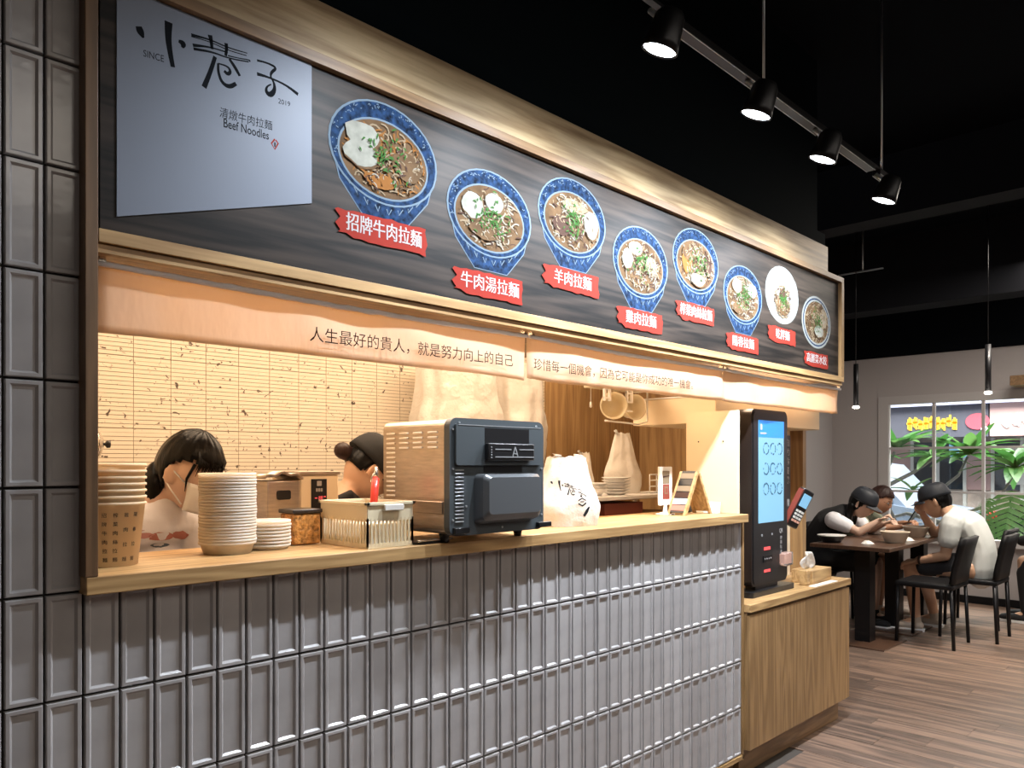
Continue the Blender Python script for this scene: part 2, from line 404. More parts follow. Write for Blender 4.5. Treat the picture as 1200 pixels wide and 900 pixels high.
# ceiling void: beams, fabric duct with ribs
for k, (x0, x1, z0) in enumerate([(5.4, 5.62, 2.99), (7.4, 7.7, 2.76)]):
    struct(box_obj('trim_%d' % (k+10), 'duct_black', (x0, x1, -7, 1.8, z0, 3.4)))
d = thing('ceiling_duct', 'wide black ribbed air duct running under the dark ceiling at upper right', 'duct', (5.0, -1.6, 2.95))
b = B()
b.tube([(4.2+i*.1, -1.55, 3.05) for i in range(31)], [.20 + (.022 if i % 4 == 0 else 0) for i in range(31)], 20)
b.build('duct_tube', 'duct_black', d)
for x in (4.6, 6.0, 7.0): B().cyl((x, -1.55, 3.2), (x, -1.55, 3.4), .006).build('hanger_rod', 'metal_black', d)
d = thing('ceiling_panel', 'flat dark rectangular ceiling board beside the ribbed duct', 'panel', (5.6, -2.3, 3.2))
box_obj('board', 'duct_black', (4.4, 7.3, -2.9, -1.95, 3.16, 3.2), d)
for x in (4.8, 6.9): B().cyl((x, -2.4, 3.2), (x, -2.4, 3.4), .006).build('hanger_rod', 'metal_black', d)

# tiled front: one recessed glazed tile, shared by all
TP, TH = .0657, .2
def tile_mesh():
    b = B(); w, h, t = TP-.0032, TH-.0035, .010
    rings = [(0, 0, 0), (.0012, 0, t-.0012), (.0028, 0, t), (.0085, 0, t), (.0130, 0, t-.0048)]
    R = []
    for ins, _, d_ in rings:
        R.append(b._v([(ins, -d_, ins), (w-ins, -d_, ins), (w-ins, -d_, h-ins), (ins, -d_, h-ins)]))
    for a, c in zip(R, R[1:]):
        for i in range(4): b._f([a[i], a[(i+1) % 4], c[(i+1) % 4], c[i]])
    b._f(R[-1])
    return b
tm = None
def put_tile(parent, x, z):
    global tm
    if tm is None: tm = tile_mesh().build('tile', 'tile_glaze', parent, local=True); o = tm
    else: o = bpy.data.objects.new('tile', tm.data); COL.objects.link(o); o.parent = parent
    o.location = Vector((x+.0016, .010, z+.0017)) - root_loc(parent)
    o.rotation_euler = (random.gauss(0, .004), 0, random.gauss(0, .005))
wl = struct(box_obj('wall_left', 'grout_black', (-1.6, .474, .0085, .30, 0, 3.4)))
for c in range(5):                                          # the grid steps .0657 across and .2 up, in line with the counter's
    for r in range(15): put_tile(wl, .41-c*TP, .105+.2*r)
sc = thing('service_counter', 'long shop counter clad in glossy grey upright tiles with oak trim', 'counter', (1.75, .15, 0))
box_obj('counter_body', 'grout_black', (.476, 3.044, .0085, .30, .10, 1.098), sc)
for c in range(39):
    for r in range(5): put_tile(sc, .4757+c*TP, .105+.2*r)
box_obj('end_trim', 'oak_upright', (3.041, 3.053, -.004, .30, .08, 1.10), sc)
box_obj('bottom_trim', 'oak', (.48, 3.053, -.004, .02, .085, .103), sc)
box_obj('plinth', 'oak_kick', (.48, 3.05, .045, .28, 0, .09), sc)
ct = thing('countertop', 'oak worktop on the tiled counter holding bags, cups and the oven', 'countertop', (1.75, .13, 1.10))
B().box(.470, 3.035, -.035, .33, 1.101, 1.135, bev=.002).build('worktop_board', 'oak', ct)
struct(B().box(.468, .491, -.035, .10, 1.1355, 3.0, bev=.0015).build('trim_1', 'oak_brown'))       # upright post

# sign surround
struct(B().box(.492, 3.937, .0, .26, 2.31, 2.453, bev=.001).build('trim_2', 'oak_fascia'))          # oak fascia over the menu
struct(box_obj('trim_3', 'bulkhead_black', (.3, 3.90, .04, .30, 2.454, 3.4)))
struct(box_obj('trim_4', 'bulkhead_black', (.492, 3.93, .012, .05, 2.4535, 2.52)))
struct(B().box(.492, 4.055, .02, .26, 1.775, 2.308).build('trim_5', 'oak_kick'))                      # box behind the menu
struct(B().box(.492, 4.05, -.026, .0, 1.752, 1.7695, bev=.001).build('trim_6', 'oak'))                 # stepped mouldings under it
struct(B().box(.492, 4.04, .001, .018, 1.757, 1.774, bev=.001).build('trim_7', 'oak'))

# ------------------------------------------------------------------ the menu sign
SY = -.016
ms = thing('menu_sign', 'long framed menu board of noodle bowls on printed dark wood', 'sign', (2.27, 0, 1.77))
box_obj('menu_panel', 'printed_dark_wood', (.50, 4.03, SY, .018, 1.79, 2.295), ms)
fz0, fz1 = 1.771, 2.309
box_obj('frame_rail', 'oak', (.492, 4.057, -.034, .019, fz0, fz0+.026), ms, bev=.001)
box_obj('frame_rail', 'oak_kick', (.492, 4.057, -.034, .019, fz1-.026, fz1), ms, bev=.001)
box_obj('frame_post', 'oak_upright', (4.028, 4.057, -.0345, .019, fz0+.0262, fz1-.0262), ms, bev=.001)
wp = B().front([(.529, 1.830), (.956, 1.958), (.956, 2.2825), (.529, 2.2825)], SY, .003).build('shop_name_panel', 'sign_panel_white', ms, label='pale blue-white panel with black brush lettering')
PY = SY-.0031
def front_poly(b, m, pts, y): b.use(m); b.front(pts, y)
def text_parts(body, fn, x0, x1, z0, z1, m, name, parent, bold=0.0):
    """like add_text, every character a part of its own"""
    vs, fs, a, c, d, e = text_geo(body, bold); n = len(body); sx = (x1-x0)/(c-a); sz = (z1-z0)/(e-d); cell = {}
    pitch = c/n if n > 1 else c
    adv = round(c/n*50)/50
    for f in fs:
        k = int(max(0, min(n-1, (sum(vs[i][0] for i in f)/len(f))/ (c/n*1.0)))); cell.setdefault(k, []).append(f)
    for k, ff in cell.items():
        b = B().use(m); ids = {}
        for f in ff:
            for i in f:
                if i not in ids: ids[i] = b._v([fn(x0+(vs[i][0]-a)*sx, z0+(vs[i][1]-d)*sz)])[0]
            b._f([ids[i] for i in f])
        b.build(name, None, parent)
def stroke(b, pts, w, y):
    """brush stroke with widths as a thin flat polygon"""
    n = len(pts); ws = w if isinstance(w, (list, tuple)) else [w]*n; L, R = [], []
    for i, p in enumerate(pts):
        a = pts[max(i-1, 0)]; c = pts[min(i+1, n-1)]; dx, dz = c[0]-a[0], c[1]-a[1]; l = math.hypot(dx, dz) or 1
        L.append((p[0]-dz/l*ws[i]/2, p[1]+dx/l*ws[i]/2)); R.append((p[0]+dz/l*ws[i]/2, p[1]-dx/l*ws[i]/2))
    for i in range(n-1):
        b._f(b._v([(L[i][0], y, L[i][1]), (L[i+1][0], y, L[i+1][1]), (R[i+1][0], y, R[i+1][1]), (R[i][0], y, R[i][1])]))
def logo(b, fn, y, sc_=1.0, only=None):
    """the three brush-written characters; fn maps the crop's own 0..1200 x 0..629 coordinates to (x, z)"""
    cnt = [0]
    def st(p, w):
        i = cnt[0]; cnt[0] += 1; ch = 0 if i < 3 else 1 if i < 14 else 2
        if only is not None and ch != only: return
        for _ in range(2):                               # round the corners of the stroke
            q = [p[0]]; v = [w[0]]
            for j in range(len(p)-1):
                for t in (.25, .75): q.append((p[j][0]*(1-t)+p[j+1][0]*t, p[j][1]*(1-t)+p[j+1][1]*t)); v.append(w[j]*(1-t)+w[j+1]*t)
            q.append(p[-1]); v.append(w[-1]); p, w = q, v
        stroke(b, [fn(*q_) for q_ in p], w, y)
    k = sc_
    st([(42, 62), (55, 100), (75, 140)], [.012*k, .016*k, .004*k])
    st([(243, 32), (240, 130), (248, 210), (272, 335)], [.016*k, .013*k, .011*k, .009*k])
    st([(310, 160), (345, 178), (335, 205)], [.006*k, .014*k, .005*k])
    st([(395, 118), (520, 150), (640, 205), (770, 242)], [.006*k, .003*k, .003*k, .002*k])
    st([(395, 130), (520, 165), (640, 222), (765, 258)], [.002*k]*4)
    st([(520, 120), (528, 160), (535, 215)], [.010*k, .008*k, .006*k])
    st([(628, 175), (632, 210), (625, 260)], [.008*k, .007*k, .006*k])
    st([(405, 188), (520, 200), (640, 238)], [.007*k, .003*k, .003*k])
    st([(410, 212), (540, 235), (640, 275), (780, 300)], [.006*k, .004*k, .003*k, .003*k])
    st([(640, 258), (710, 275), (790, 288), (785, 300)], [.003*k, .002*k, .003*k, .003*k])
    st([(555, 265), (525, 360), (480, 470)], [.008*k, .009*k, .011*k])
    st([(650, 280), (690, 340), (720, 395)], [.006*k, .008*k, .006*k])
    st([(575, 310), (640, 330), (660, 365), (640, 385), (615, 360)], [.003*k, .004*k, .007*k, .008*k, .006*k])
    st([(575, 310), (575, 370), (600, 440), (650, 470), (695, 445)], [.005*k, .006*k, .007*k, .010*k, .008*k])
    st([(835, 290), (900, 305), (970, 340), (930, 370), (925, 400), (950, 440), (955, 490), (925, 525), (895, 500), (900, 465), (930, 450)],
       [.005*k, .004*k, .006*k, .007*k, .004*k, .005*k, .009*k, .013*k, .008*k, .004*k, .003*k])
    st([(835, 380), (920, 405), (1030, 455), (1110, 518)], [.008*k, .004*k, .005*k, .008*k])
# target pixel -> sign plane (precomputed shear of the panel), crop pixels are 5.714 per photo pixel from (155, 20)
CA, SA = .71184, .70235
def on_sign(px, py, Y=PY):
    u = (px-600)/905; t = (Y+1.62)/(SA-u*CA)
    return (t*(CA+u*SA), 1.35+t*(543-py)/905)
for k in range(3): b = B().use('print_black'); logo(b, lambda a, c: on_sign(155+a/5.714, 20+c/5.714), PY, 1.0, k); b.build('brush_character', None, wp)
def quad_text(b, body, p00, p10, p01, p11, y=PY, bold=0.0):
    """writing inside a four-cornered patch of the panel: bottom-left, bottom-right, top-left, top-right"""
    def fn(s, t):
        x = (p00[0]*(1-s)+p10[0]*s)*(1-t)+(p01[0]*(1-s)+p11[0]*s)*t; z = (p00[1]*(1-s)+p10[1]*s)*(1-t)+(p01[1]*(1-s)+p11[1]*s)*t
        return (x, y, z)
    add_text(b, body, fn, 0, 1, 0, 1, bold)
b = B().use('print_black'); quad_text(b, 'SINCE', on_sign(168, 66), on_sign(192, 73), on_sign(168, 58), on_sign(192, 65)); b.build('panel_writing', None, wp)
b = B().use('print_black'); quad_text(b, '2019', on_sign(326, 121), on_sign(340, 125), on_sign(326, 115), on_sign(340, 119.5)); b.build('panel_writing', None, wp)
b = B().use('print_black'); quad_text(b, '清燉牛肉拉麵', on_sign(257, 137), on_sign(319, 153), on_sign(258, 125), on_sign(319, 142)); b.build('panel_writing', None, wp)
b = B().use('print_black'); quad_text(b, 'Beef Noodles', on_sign(262, 149), on_sign(315, 164), on_sign(262, 138), on_sign(315, 154), bold=.008); b.build('panel_writing', None, wp)
b = B().use('print_red'); stroke(b, [on_sign(322, 163), on_sign(318, 168), on_sign(322, 175), on_sign(326, 168), on_sign(323, 164)], .0035, PY)
b.use('print_black'); stroke(b, [on_sign(322, 167), on_sign(322, 172)], .003, PY-.0002); b.build('seal_stamp', None, wp)

def ell(cx, cz, rx, rz, n=36, a0=0, a1=2*PI, wob=0, seed=0):
    rd = random.Random(seed)
    return [(cx+rx*(1+wob*rd.uniform(-1, 1))*math.cos(a0+(a1-a0)*i/n), cz+rz*(1+wob*rd.uniform(-1, 1))*math.sin(a0+(a1-a0)*i/n)) for i in range(n)]
def bowl_print(cx, z0, z1, kind, seed):
    rd = random.Random(seed); b = B(); y = SY
    white = kind in ('white', 'plate')
    rx = .168; h = z1-z0; rz = h/2*(.86 if not white else 1.0); zc = z1-rz
    lay = [0]
    def P(m, pts):
        lay[0] += 1; b.use(m)
        vs = b._v([(p[0], y-.0004-.00022*lay[0], p[1]) for p in pts]); b._f(vs[::-1])
    if not white:
        body = [(cx-rx*.97, zc), (cx-rx*.80, zc-rz*.72), (cx-rx*.45, z0+.012), (cx-rx*.38, z0), (cx+rx*.38, z0), (cx+rx*.45, z0+.012), (cx+rx*.80, zc-rz*.72), (cx+rx*.97, zc)]
        P('bowl_pale', [(cx+(p[0]-cx)*1.02, p[1]-.002) for p in body]); P('bowl_blue', body)
        lay[0] += 1
        for k in range(9):                               # wave pattern on the bowl's side
            a0 = -PI*.15-k*PI*.078; b.use('bowl_pale')
            stroke(b, [(cx+rx*.93*math.cos(a0)*.97, zc+rz*1.03*math.sin(a0)-.004), (cx+rx*.80*math.cos(a0-.05), zc+rz*1.02*math.sin(a0-.05)-.020), (cx+rx*.93*math.cos(a0-.1)*.93, zc+rz*1.02*math.sin(a0-.1)-.006)], .0028, y-.0004-.00022*lay[0])
    P('bowl_pale' if not white else 'print_bowl_white', ell(cx, zc, rx, rz))
    P('bowl_blue' if not white else 'print_bowl_white', ell(cx, zc, rx*.965, rz*.965))
    if not white:
        lay[0] += 1; b.use('bowl_pale')
        for k in range(70):                              # blossom flecks inside the rim
            a = rd.uniform(PI*.05, PI*1.1); q = rd.uniform(.84, .94); c0 = (cx+rx*q*math.cos(a), zc+rz*q*math.sin(a))
            stroke(b, [c0, (c0[0]+rd.uniform(-.007, .007), c0[1]+rd.uniform(-.005, .005))], .0022, y-.0004-.00022*lay[0])
        ix, iz, icz = rx*.80, rz*.74, zc-rz*.12
        P('bowl_pale', ell(cx-.003, icz, ix*1.04, iz*1.05)); P('soup_tan', ell(cx-.003, icz, ix, iz))
    elif kind == 'plate':
        ix, iz, icz = rx*.86, rz*.86, zc; P('bowl_blue', ell(cx, zc, rx*.92, rz*.92)); P('print_bowl_white', ell(cx, zc, rx*.87, rz*.87)); P('soup_tan', ell(cx, icz, ix*.93, iz*.93))
    else: ix, iz, icz = rx*.55, rz*.62, zc-rz*.22
    nm = {'beef': 'noodle_cream', 'clear': 'noodle_pale', 'lamb': 'noodle_pale', 'chicken': 'noodle_pale', 'pork': 'noodle_pale', 'plain': 'noodle_pale', 'white': 'noodle_cream', 'plate': 'noodle_cream'}[kind]
    def strands(cnt, sz, mset, wd=.0040, reg=None):
        for k in range(cnt):
            if k % 12 == 0: lay[0] += 1
            if reg: cx_, cz_, r1, r2 = reg
            else: cx_, cz_, r1, r2 = cx, icz, ix*.9, iz*.9
            a = rd.uniform(0, 2*PI); q = math.sqrt(rd.random()); x = cx_+r1*q*math.cos(a); z = cz_+r2*q*math.sin(a); t = rd.uniform(0, PI); l = rd.uniform(.5, 1.3)*sz; cv = rd.uniform(-1.6, 1.6)
            pts = [(x+l*(u-.5)*math.cos(t+u*cv), z+l*(u-.5)*math.sin(t+u*cv)*.85) for u in (0, .25, .5, .75, 1)]
            pts = [p for p in pts if ((p[0]-cx)/ix)**2+((p[1]-icz)/iz)**2 < .97]
            if len(pts) > 2: b.use(mset[k % len(mset)]); stroke(b, pts, wd*rd.uniform(.7, 1.3), y-.0004-.00022*lay[0])
    strands(190, .036, [nm, 'soup_tan', nm, 'noodle_cream', 'meat_brown'] if kind != 'beef' else [nm, 'orange_broth', 'soup_tan', 'noodle_cream', 'orange_broth'])
    blobs = {'beef': [('radish_white', -.55, .45, .42, .36), ('radish_white', -.58, -.05, .40, .36), ('noodle_cream', .45, 0, .40, .46), ('orange_broth', -.15, -.62, .40, .22)],
             'clear': [('radish_white', -.55, .25, .34, .44), ('radish_white', .05, .52, .30, .34), ('noodle_cream', -.2, -.45, .5, .3)],
             'lamb': [('radish_white', .62, .1, .30, .55), ('meat_brown', -.45, -.25, .34, .38), ('noodle_pale', .0, .55, .5, .25)],
             'chicken': [('radish_white', -.3, .62, .34, .28), ('radish_white', -.66, .15, .26, .4), ('noodle_pale', .4, .1, .3, .4)],
             'pork': [('orange_broth', -.55, .1, .3, .6), ('noodle_cream', -.45, .4, .38, .36), ('radish_white', .0, -.62, .42, .30), ('meat_brown', .6, .1, .22, .5)],
             'plain': [('radish_white', -.45, .5, .34, .36), ('radish_white', .5, .45, .34, .36), ('noodle_cream', -.35, -.5, .4, .3)],
             'white': [('noodle_cream', 0, -.3, .8, .55), ('meat_brown', .0, .35, .35, .45)],
             'plate': [('noodle_cream', -.3, .4, .35, .4), ('radish_white', .1, -.4, .4, .3), ('noodle_pale', .45, .2, .3, .5)]}[kind]
    for j, (m, ex, ez, r1, r2) in enumerate(blobs):
        c_ = (cx+ix*ex, icz+iz*ez, ix*r1*.9, iz*r2*.9)
        if m == 'radish_white': P('soup_tan', ell(c_[0]+.003, c_[1]-.004, c_[2]*1.05, c_[3]*1.05, 14, wob=.10, seed=seed+j)); P(m, ell(c_[0], c_[1], c_[2], c_[3], 14, wob=.10, seed=seed+j))
        else:
            P({'noodle_cream': 'soup_tan', 'noodle_pale': 'noodle_cream'}.get(m, m), ell(*c_, 14, wob=.15, seed=seed+j))
            strands(26, .022, [m, 'noodle_pale' if m != 'meat_brown' else 'noodle_cream', m, 'meat_brown' if j % 2 else 'soup_tan'], .0030, c_)
    lay[0] += 1
    for k in range(80):                                  # meat slices and chopped greens
        if k % 12 == 0: lay[0] += 1
        if k < 20 and kind in ('beef', 'lamb', 'chicken', 'pork', 'white', 'plate'):
            m, sx, x0, z0_ = 'meat_brown' if k % 2 else 'noodle_cream', .30, cx+ix*.18, icz-iz*.1
        else: m, sx, x0, z0_ = 'greens', .24, cx-ix*.02, icz+iz*.08
        x = x0+rd.gauss(0, sx*.9)*ix; z = z0_+rd.gauss(0, sx*1.1)*iz
        if ((x-cx)/ix)**2+((z-icz)/iz)**2 > .9: continue
        t = rd.uniform(0, PI); l = rd.uniform(.003, .008) if m == 'greens' else rd.uniform(.006, .014); b.use(m)
        stroke(b, [(x-l*math.cos(t), z-l*math.sin(t)), (x, z+.002), (x+l*math.cos(t), z+l*math.sin(t))], [.002, .005, .002], y-.0004-.00022*lay[0])
    return b.build('bowl_picture', None, ms, recalc=False)
def brush_label(x0, x1, z0, z1, txt, seed):
    rd = random.Random(seed); b = B().use('print_red'); pts = []
    n = 12
    for i in range(n+1): pts.append((x0+(x1-x0)*i/n, z0+rd.uniform(-.003, .003)-(.006 if i > 1 else -.004)))
    for j in range(4): pts.append((x1+rd.uniform(-.004, .006), z0+(z1-z0)*(j+.5)/4))
    for i in range(n, -1, -1): pts.append((x0+(x1-x0)*i/n, z1+rd.uniform(-.002, .003)-(0 if i > 1 else .004)))
    for j in range(3, -1, -1): pts.append((x0+(-.008 if j % 2 else .008)+rd.uniform(-.003, .003), z0+(z1-z0)*(j+.5)/4))
    b._f(b._v([(p[0], SY-.0032, p[1]) for p in pts])[::-1])
    o = b.build('red_label', None, ms, recalc=False)
    b = B().use('print_white'); w = x1-x0; nch = len(txt); tw = min(w*.86, nch*.046); c = (x0+x1)/2+.004
    for q_, dx in enumerate((-.0007, 0, .0007)): add_text(b, txt, lambda x, z: (x+dx, SY-.0038-.0001*q_, z), c-tw/2, c+tw/2, z0+.012, z1-.008)
    b.build('label_writing', None, o)
kinds = ['beef', 'clear', 'lamb', 'chicken', 'pork', 'plain', 'white', 'plate']
cxs = [1.169, 1.539, 1.905, 2.280, 2.648, 3.022, 3.389, 3.76]
zs = [(1.962, 2.262), (1.903, 2.190), (1.973, 2.262), (1.896, 2.190), (1.971, 2.262), (1.900, 2.187), (1.989, 2.251), (1.916, 2.171)]
labs = ['招牌牛肉拉麵', '牛肉湯拉麵', '羊肉拉麵', '雞肉拉麵', '榨菜肉絲拉麵', '陽春拉麵', '乾拌麵', '高麗菜水餃']
for i in range(8):
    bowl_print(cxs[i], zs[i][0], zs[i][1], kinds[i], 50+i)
    zc = 1.933 if i % 2 == 0 else 1.857
    brush_label(cxs[i]-.142, cxs[i]+.128, zc-.028, zc+.036, labs[i], 80+i)

# ------------------------------------------------------------------ cloth banners under the sign
def banner(x0, x1, txt, tx0, tx1, label, seed):
    t = thing('cloth_banner', label, 'banner', ((x0+x1)/2, .01, 1.745), group='short cloth banners under the menu sign')
    n = int((x1-x0)/.03); g = []
    for j in range(9):
        z = 1.742 - .135*j/8; row = []
        for i in range(n+1):
            x = x0+(x1-x0)*i/n; s = i/n; ed = max(0, 1-min(s, 1-s)*14)
            yy = .010 + .004*math.sin(x*23+seed)*(j/8) + .012*noise.noise(Vector((x*5, j*.12, seed)))*(.4+j/8) + .003*ed
            sag = .006*math.sin(PI*s) if j < 2 else 0
            zz = z - sag + .003*noise.noise(Vector((x*30, j*.3, seed)))*(1 if j < 2 else .3) + (.005*ed*(j/8) if x0 > .6 else -.003*ed)
            row.append((x, yy, zz))
        g.append(row)
    c = B().sheet(g).build('cloth', 'banner_cloth', t, solid=.0015)
    b = B().tube([(x0+(x1-x0)*i/n, .004+.004*noise.noise(Vector((i*.3, 0, seed))), 1.739-.006*math.sin(PI*i/n)+.002*noise.noise(Vector((i*.7, 2, seed)))) for i in range(n+1)], [.006+.003*abs(noise.noise(Vector((i*.5, 3, seed)))) for i in range(n+1)], 8)
    b.build('top_hem', 'fabric_white', t)
    if txt:
        text_parts(txt, lambda x, z: (x, -.004, z), tx0, tx1, 1.637, 1.674, 'print_brown', 'character', t)
    for x in (x0+.012, x1-.012): B().box(x-.006, x+.006, -.002, .014, 1.742, 1.7565).build('clip', 'steel_bright', t)
banner(.497, 1.712, '人生最好的貴人，就是努力向上的自己', .960, 1.642, 'leftmost cloth banner under the menu, sentence about the best benefactor', 1)
banner(1.722, 2.893, '珍惜每一個機會，因為它可能是你成功的唯一機會。', 1.733, 2.644, 'middle cloth banner under the menu, sentence about cherishing every chance', 2)
banner(2.903, 4.10, None, 0, 0, 'rightmost cloth banner under the menu, blank, above the ordering kiosk', 3)

# ------------------------------------------------------------------ kitchen shell
struct(box_obj('wall_kitchen_left', 'plaster_cream', (.30, .46, .30, 1.76, 0, 2.25)))
struct(box_obj('wall_kitchen_end', 'wall_wood', (4.16, 4.20, .23, 1.76, 0, 2.249)))
struct(box_obj('ceiling_kitchen', 'plaster_cream', (.30, 4.2, .06, 1.78, 2.25, 2.30)))
wb = struct(box_obj('wall_back', 'finger_grout', (.30, 4.2, 1.7335, 1.80, 0, 2.25)))
struct(box_obj('trim_8', 'plaster_cream', (.46, 1.018, 1.722, 1.7335, 0, 2.25)))
FW, FH = .1515, .01745
fm = None; cells = []
for c in range(15):
    for r in range(62):
        x = 1.02+c*FW; z = .885+r*FH; cells.append((c, r, x, z))
vis = [q for q in cells if 1.02 <= q[2] < 2.1 and q[3] > 1.12][:340]
vis = sorted([q for q in cells if q[3] > 1.17 and q[3] < 1.93], key=lambda q: (q[0], q[1]))[:300]
vs_ = set((q[0], q[1]) for q in vis)
for c, r, x, z in vis:
    gap = .0028 if c % 2 else .0016
    if fm is None: fm = B().box(0, FW-.0024, -.006, 0, 0, FH-.0022).build('finger_tile', 'finger_tile', wb, local=True); o = fm
    else: o = bpy.data.objects.new('finger_tile', fm.data); COL.objects.link(o); o.parent = wb
    o.location = (x, 1.7335+random.uniform(-.0005, .0003), z - (.0012 if (r % 17 == 0) else 0))
b = B()
for c, r, x, z in cells:
    if (c, r) not in vs_: b.box(x, x+FW-.0024, 1.7275, 1.7335, z, z+FH-.0022)
o = b.build('finger_tile_field', 'finger_tile', wb); o['kind'] = 'stuff'
wpn = struct(box_obj('wall_partition', 'finger_grout', (3.262, 4.16, 1.335, 1.7335, 0, 2.25)))
b = B()
for r in range(62):
    for c in range(3): b.box(3.256, 3.262, 1.335+c*.133, 1.335+c*.133+.131, .885+r*FH, .885+r*FH+FH-.0022)
o = b.build('finger_tile_field', 'finger_tile', wpn); o['kind'] = 'stuff'
for i in range(5):                                          # oak boards of the kitchen back wall
    x0 = 3.258+i*.1805
    box_obj('wall_panel', 'wall_wood', (x0, x0+.178, 1.32, 1.335, 0, 2.249), wpn)

# inner worktops and shelves (mostly hidden behind the counter)
pt = thing('prep_table', 'steel prep worktop behind the service counter under the small machines', 'table', (1.35, .48, 0))
box_obj('table_top', 'steel', (.8, 2.45, .345, .62, .87, .90), pt, bev=.004)
for x in (.85, 1.6, 2.40):
    for y in (.37, .59): B().cyl((x, y, 0), (x, y, .87), .018, 10).build('leg', 'steel', pt)
rk = thing('kitchen_shelf', 'white topped shelf unit with plates and plastic bags on it', 'shelf', (2.97, .67, 0))
box_obj('shelf_board', 'white_plastic', (2.55, 3.38, .52, .82, 1.18, 1.20), rk, bev=.004)
box_obj('lower_board', 'cardboard', (2.55, 3.38, .54, .80, 1.095, 1.11), rk)
box_obj('lower_board', 'steel', (2.55, 3.38, .54, .80, .90, .915), rk)
for x in (2.56, 3.36):
    for y in (.54, .78): box_obj('leg', 'steel', (x, x+.02, y, y+.02, 0, 1.18), rk)
o = box_obj('storage_box', 'fridge_red', (2.80, 3.10, .55, .75, 1.111, 1.165), bev=.003, loc=(2.95, .65, 1.11)); props(o, 'flat dark red box on the lower shelf board under the plates', 'box')
o = box_obj('carton', 'cardboard', (2.58, 2.80, .55, .75, .916, 1.075), bev=.002, loc=(2.69, .65, .916)); props(o, 'brown cardboard carton under the shelf behind the logo bag', 'box')
o = box_obj('carton', 'cardboard', (2.86, 3.2, .55, .75, .916, 1.06), bev=.002, loc=(3.03, .65, .916)); props(o, 'brown cardboard carton under the shelf behind the table card', 'box')

# ------------------------------------------------------------------ kiosk corner
box_k = thing('kiosk_cabinet', 'oak cabinet beside the tiled counter carrying the ordering kiosk', 'cabinet', (3.6, .12, 0))
box_obj('cabinet_body', 'oak_upright', (3.056, 4.142, -.012, .30, .122, .700), box_k)
for i in range(2):
    x0 = 3.057+i*.5425
    box_obj('front_panel', 'oak_upright', (x0, x0+.5415, -.028, -.0125, .122, .698), box_k, bev=.001)
box_obj('cabinet_top', 'oak', (3.056, 4.150, -.034, .30, .712, .745), box_k, bev=.0015)
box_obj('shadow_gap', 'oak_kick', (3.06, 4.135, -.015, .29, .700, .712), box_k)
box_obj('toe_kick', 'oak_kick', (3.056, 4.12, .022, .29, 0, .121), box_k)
bb = struct(box_obj('wall_kiosk_back', 'panel_cream', (3.023, 4.035, .246, .262, .746, 1.529)))
hd = thing('light_box', 'cream boxed lintel with warm light above the ordering kiosk', 'lintel', (3.6, .3, 1.53))
box_obj('box_shell', 'panel_cream', (3.06, 4.155, .135, .58, 1.53, 1.65), hd, bev=.004)
box_obj('light_strip', 'white_plastic', (3.058, 4.15, .13, .585, 1.651, 1.657), hd)
# side screen panel with rounded corner
pts = [(.005, 1.136), (.005, 1.560)]
pts = [(.0, 1.136), (.0, 1.576)] + [(.245-.03+.03*math.cos(a), 1.576-.03+.03*math.sin(a)) for a in [PI/2-i*PI/12 for i in range(7)]] + [(.245, 1.136)]
sp = thing('side_screen', 'cream screen panel with rounded top corner at the counter end', 'panel', (3.01, .12, 1.136))
B().prism(pts, lambda y, z: (3.0, y, z), lambda y, z: (3.022, y, z)).build('screen_board', 'panel_cream', sp)
for y in (.065, .185): B().cyl((2.9975, y, 1.445), (3.001, y, 1.445), .003, 8).build('screw', 'metal_black', sp)

kk = thing('ordering_kiosk', 'tall dark self-ordering kiosk with lit blue touch screen', 'kiosk', (3.42, .08, .745))
def rrect(x0, x1, z0, z1, r, n=6):
    P_ = []
    for cx, cz, a in ((x1-r, z1-r, 0), (x0+r, z1-r, PI/2), (x0+r, z0+r, PI), (x1-r, z0+r, 1.5*PI)):
        P_ += [(cx+r*math.cos(a+PI/2*i/n), cz+r*math.sin(a+PI/2*i/n)) for i in range(n+1)]
    return P_
KY = .055
kb = B().prism(rrect(3.232, 3.590, .79, 1.598, .03), lambda x, z: (x, KY, z), lambda x, z: (x, .125, z)).build('housing', 'dark_brown_plastic', kk)
B().prism(rrect(3.243, 3.579, .80, 1.587, .024), lambda x, z: (x, KY-.006, z), lambda x, z: (x, KY, z)).build('bezel', 'black_plastic', kk)
B().prism(rrect(3.20, 3.64, .036, .145, .02), lambda x, y: (x, y, .746), lambda x, y: (x, y, .770)).build('base_plate', 'black_plastic', kk)
B().box(3.30, 3.52, .07, .12, .768, .80).build('stand_neck', 'black_plastic', kk)
scn = box_obj('screen', 'screen_cyan', (3.286, 3.538, KY-.0075, KY-.006, 1.077, 1.548), kk)
box_obj('screen_header', 'screen_blue', (3.286, 3.538, KY-.0083, KY-.0076, 1.470, 1.548), scn)
b = B().use('screen_dark'); rd = random.Random(4)
for r in range(3):
    for c in range(3):
        cx, cz = 3.345+c*.068+.012, 1.418-r*.093
        for k in range(26):
            a = rd.uniform(0, 2*PI)
            stroke(b, [(cx+.026*math.cos(a), cz+.026*math.sin(a)), (cx+.026*math.cos(a+.35), cz+.026*math.sin(a+.35))], rd.uniform(.003, .008), KY-.0085)
b.build('menu_icon_print', None, scn)
b = B().use('print_white'); b.front(rrect(3.300, 3.318, 1.503, 1.53, .004), KY-.0085); b.front(rrect(3.300, 3.36, 1.484, 1.492, .003), KY-.0085); b.build('header_print', None, scn)
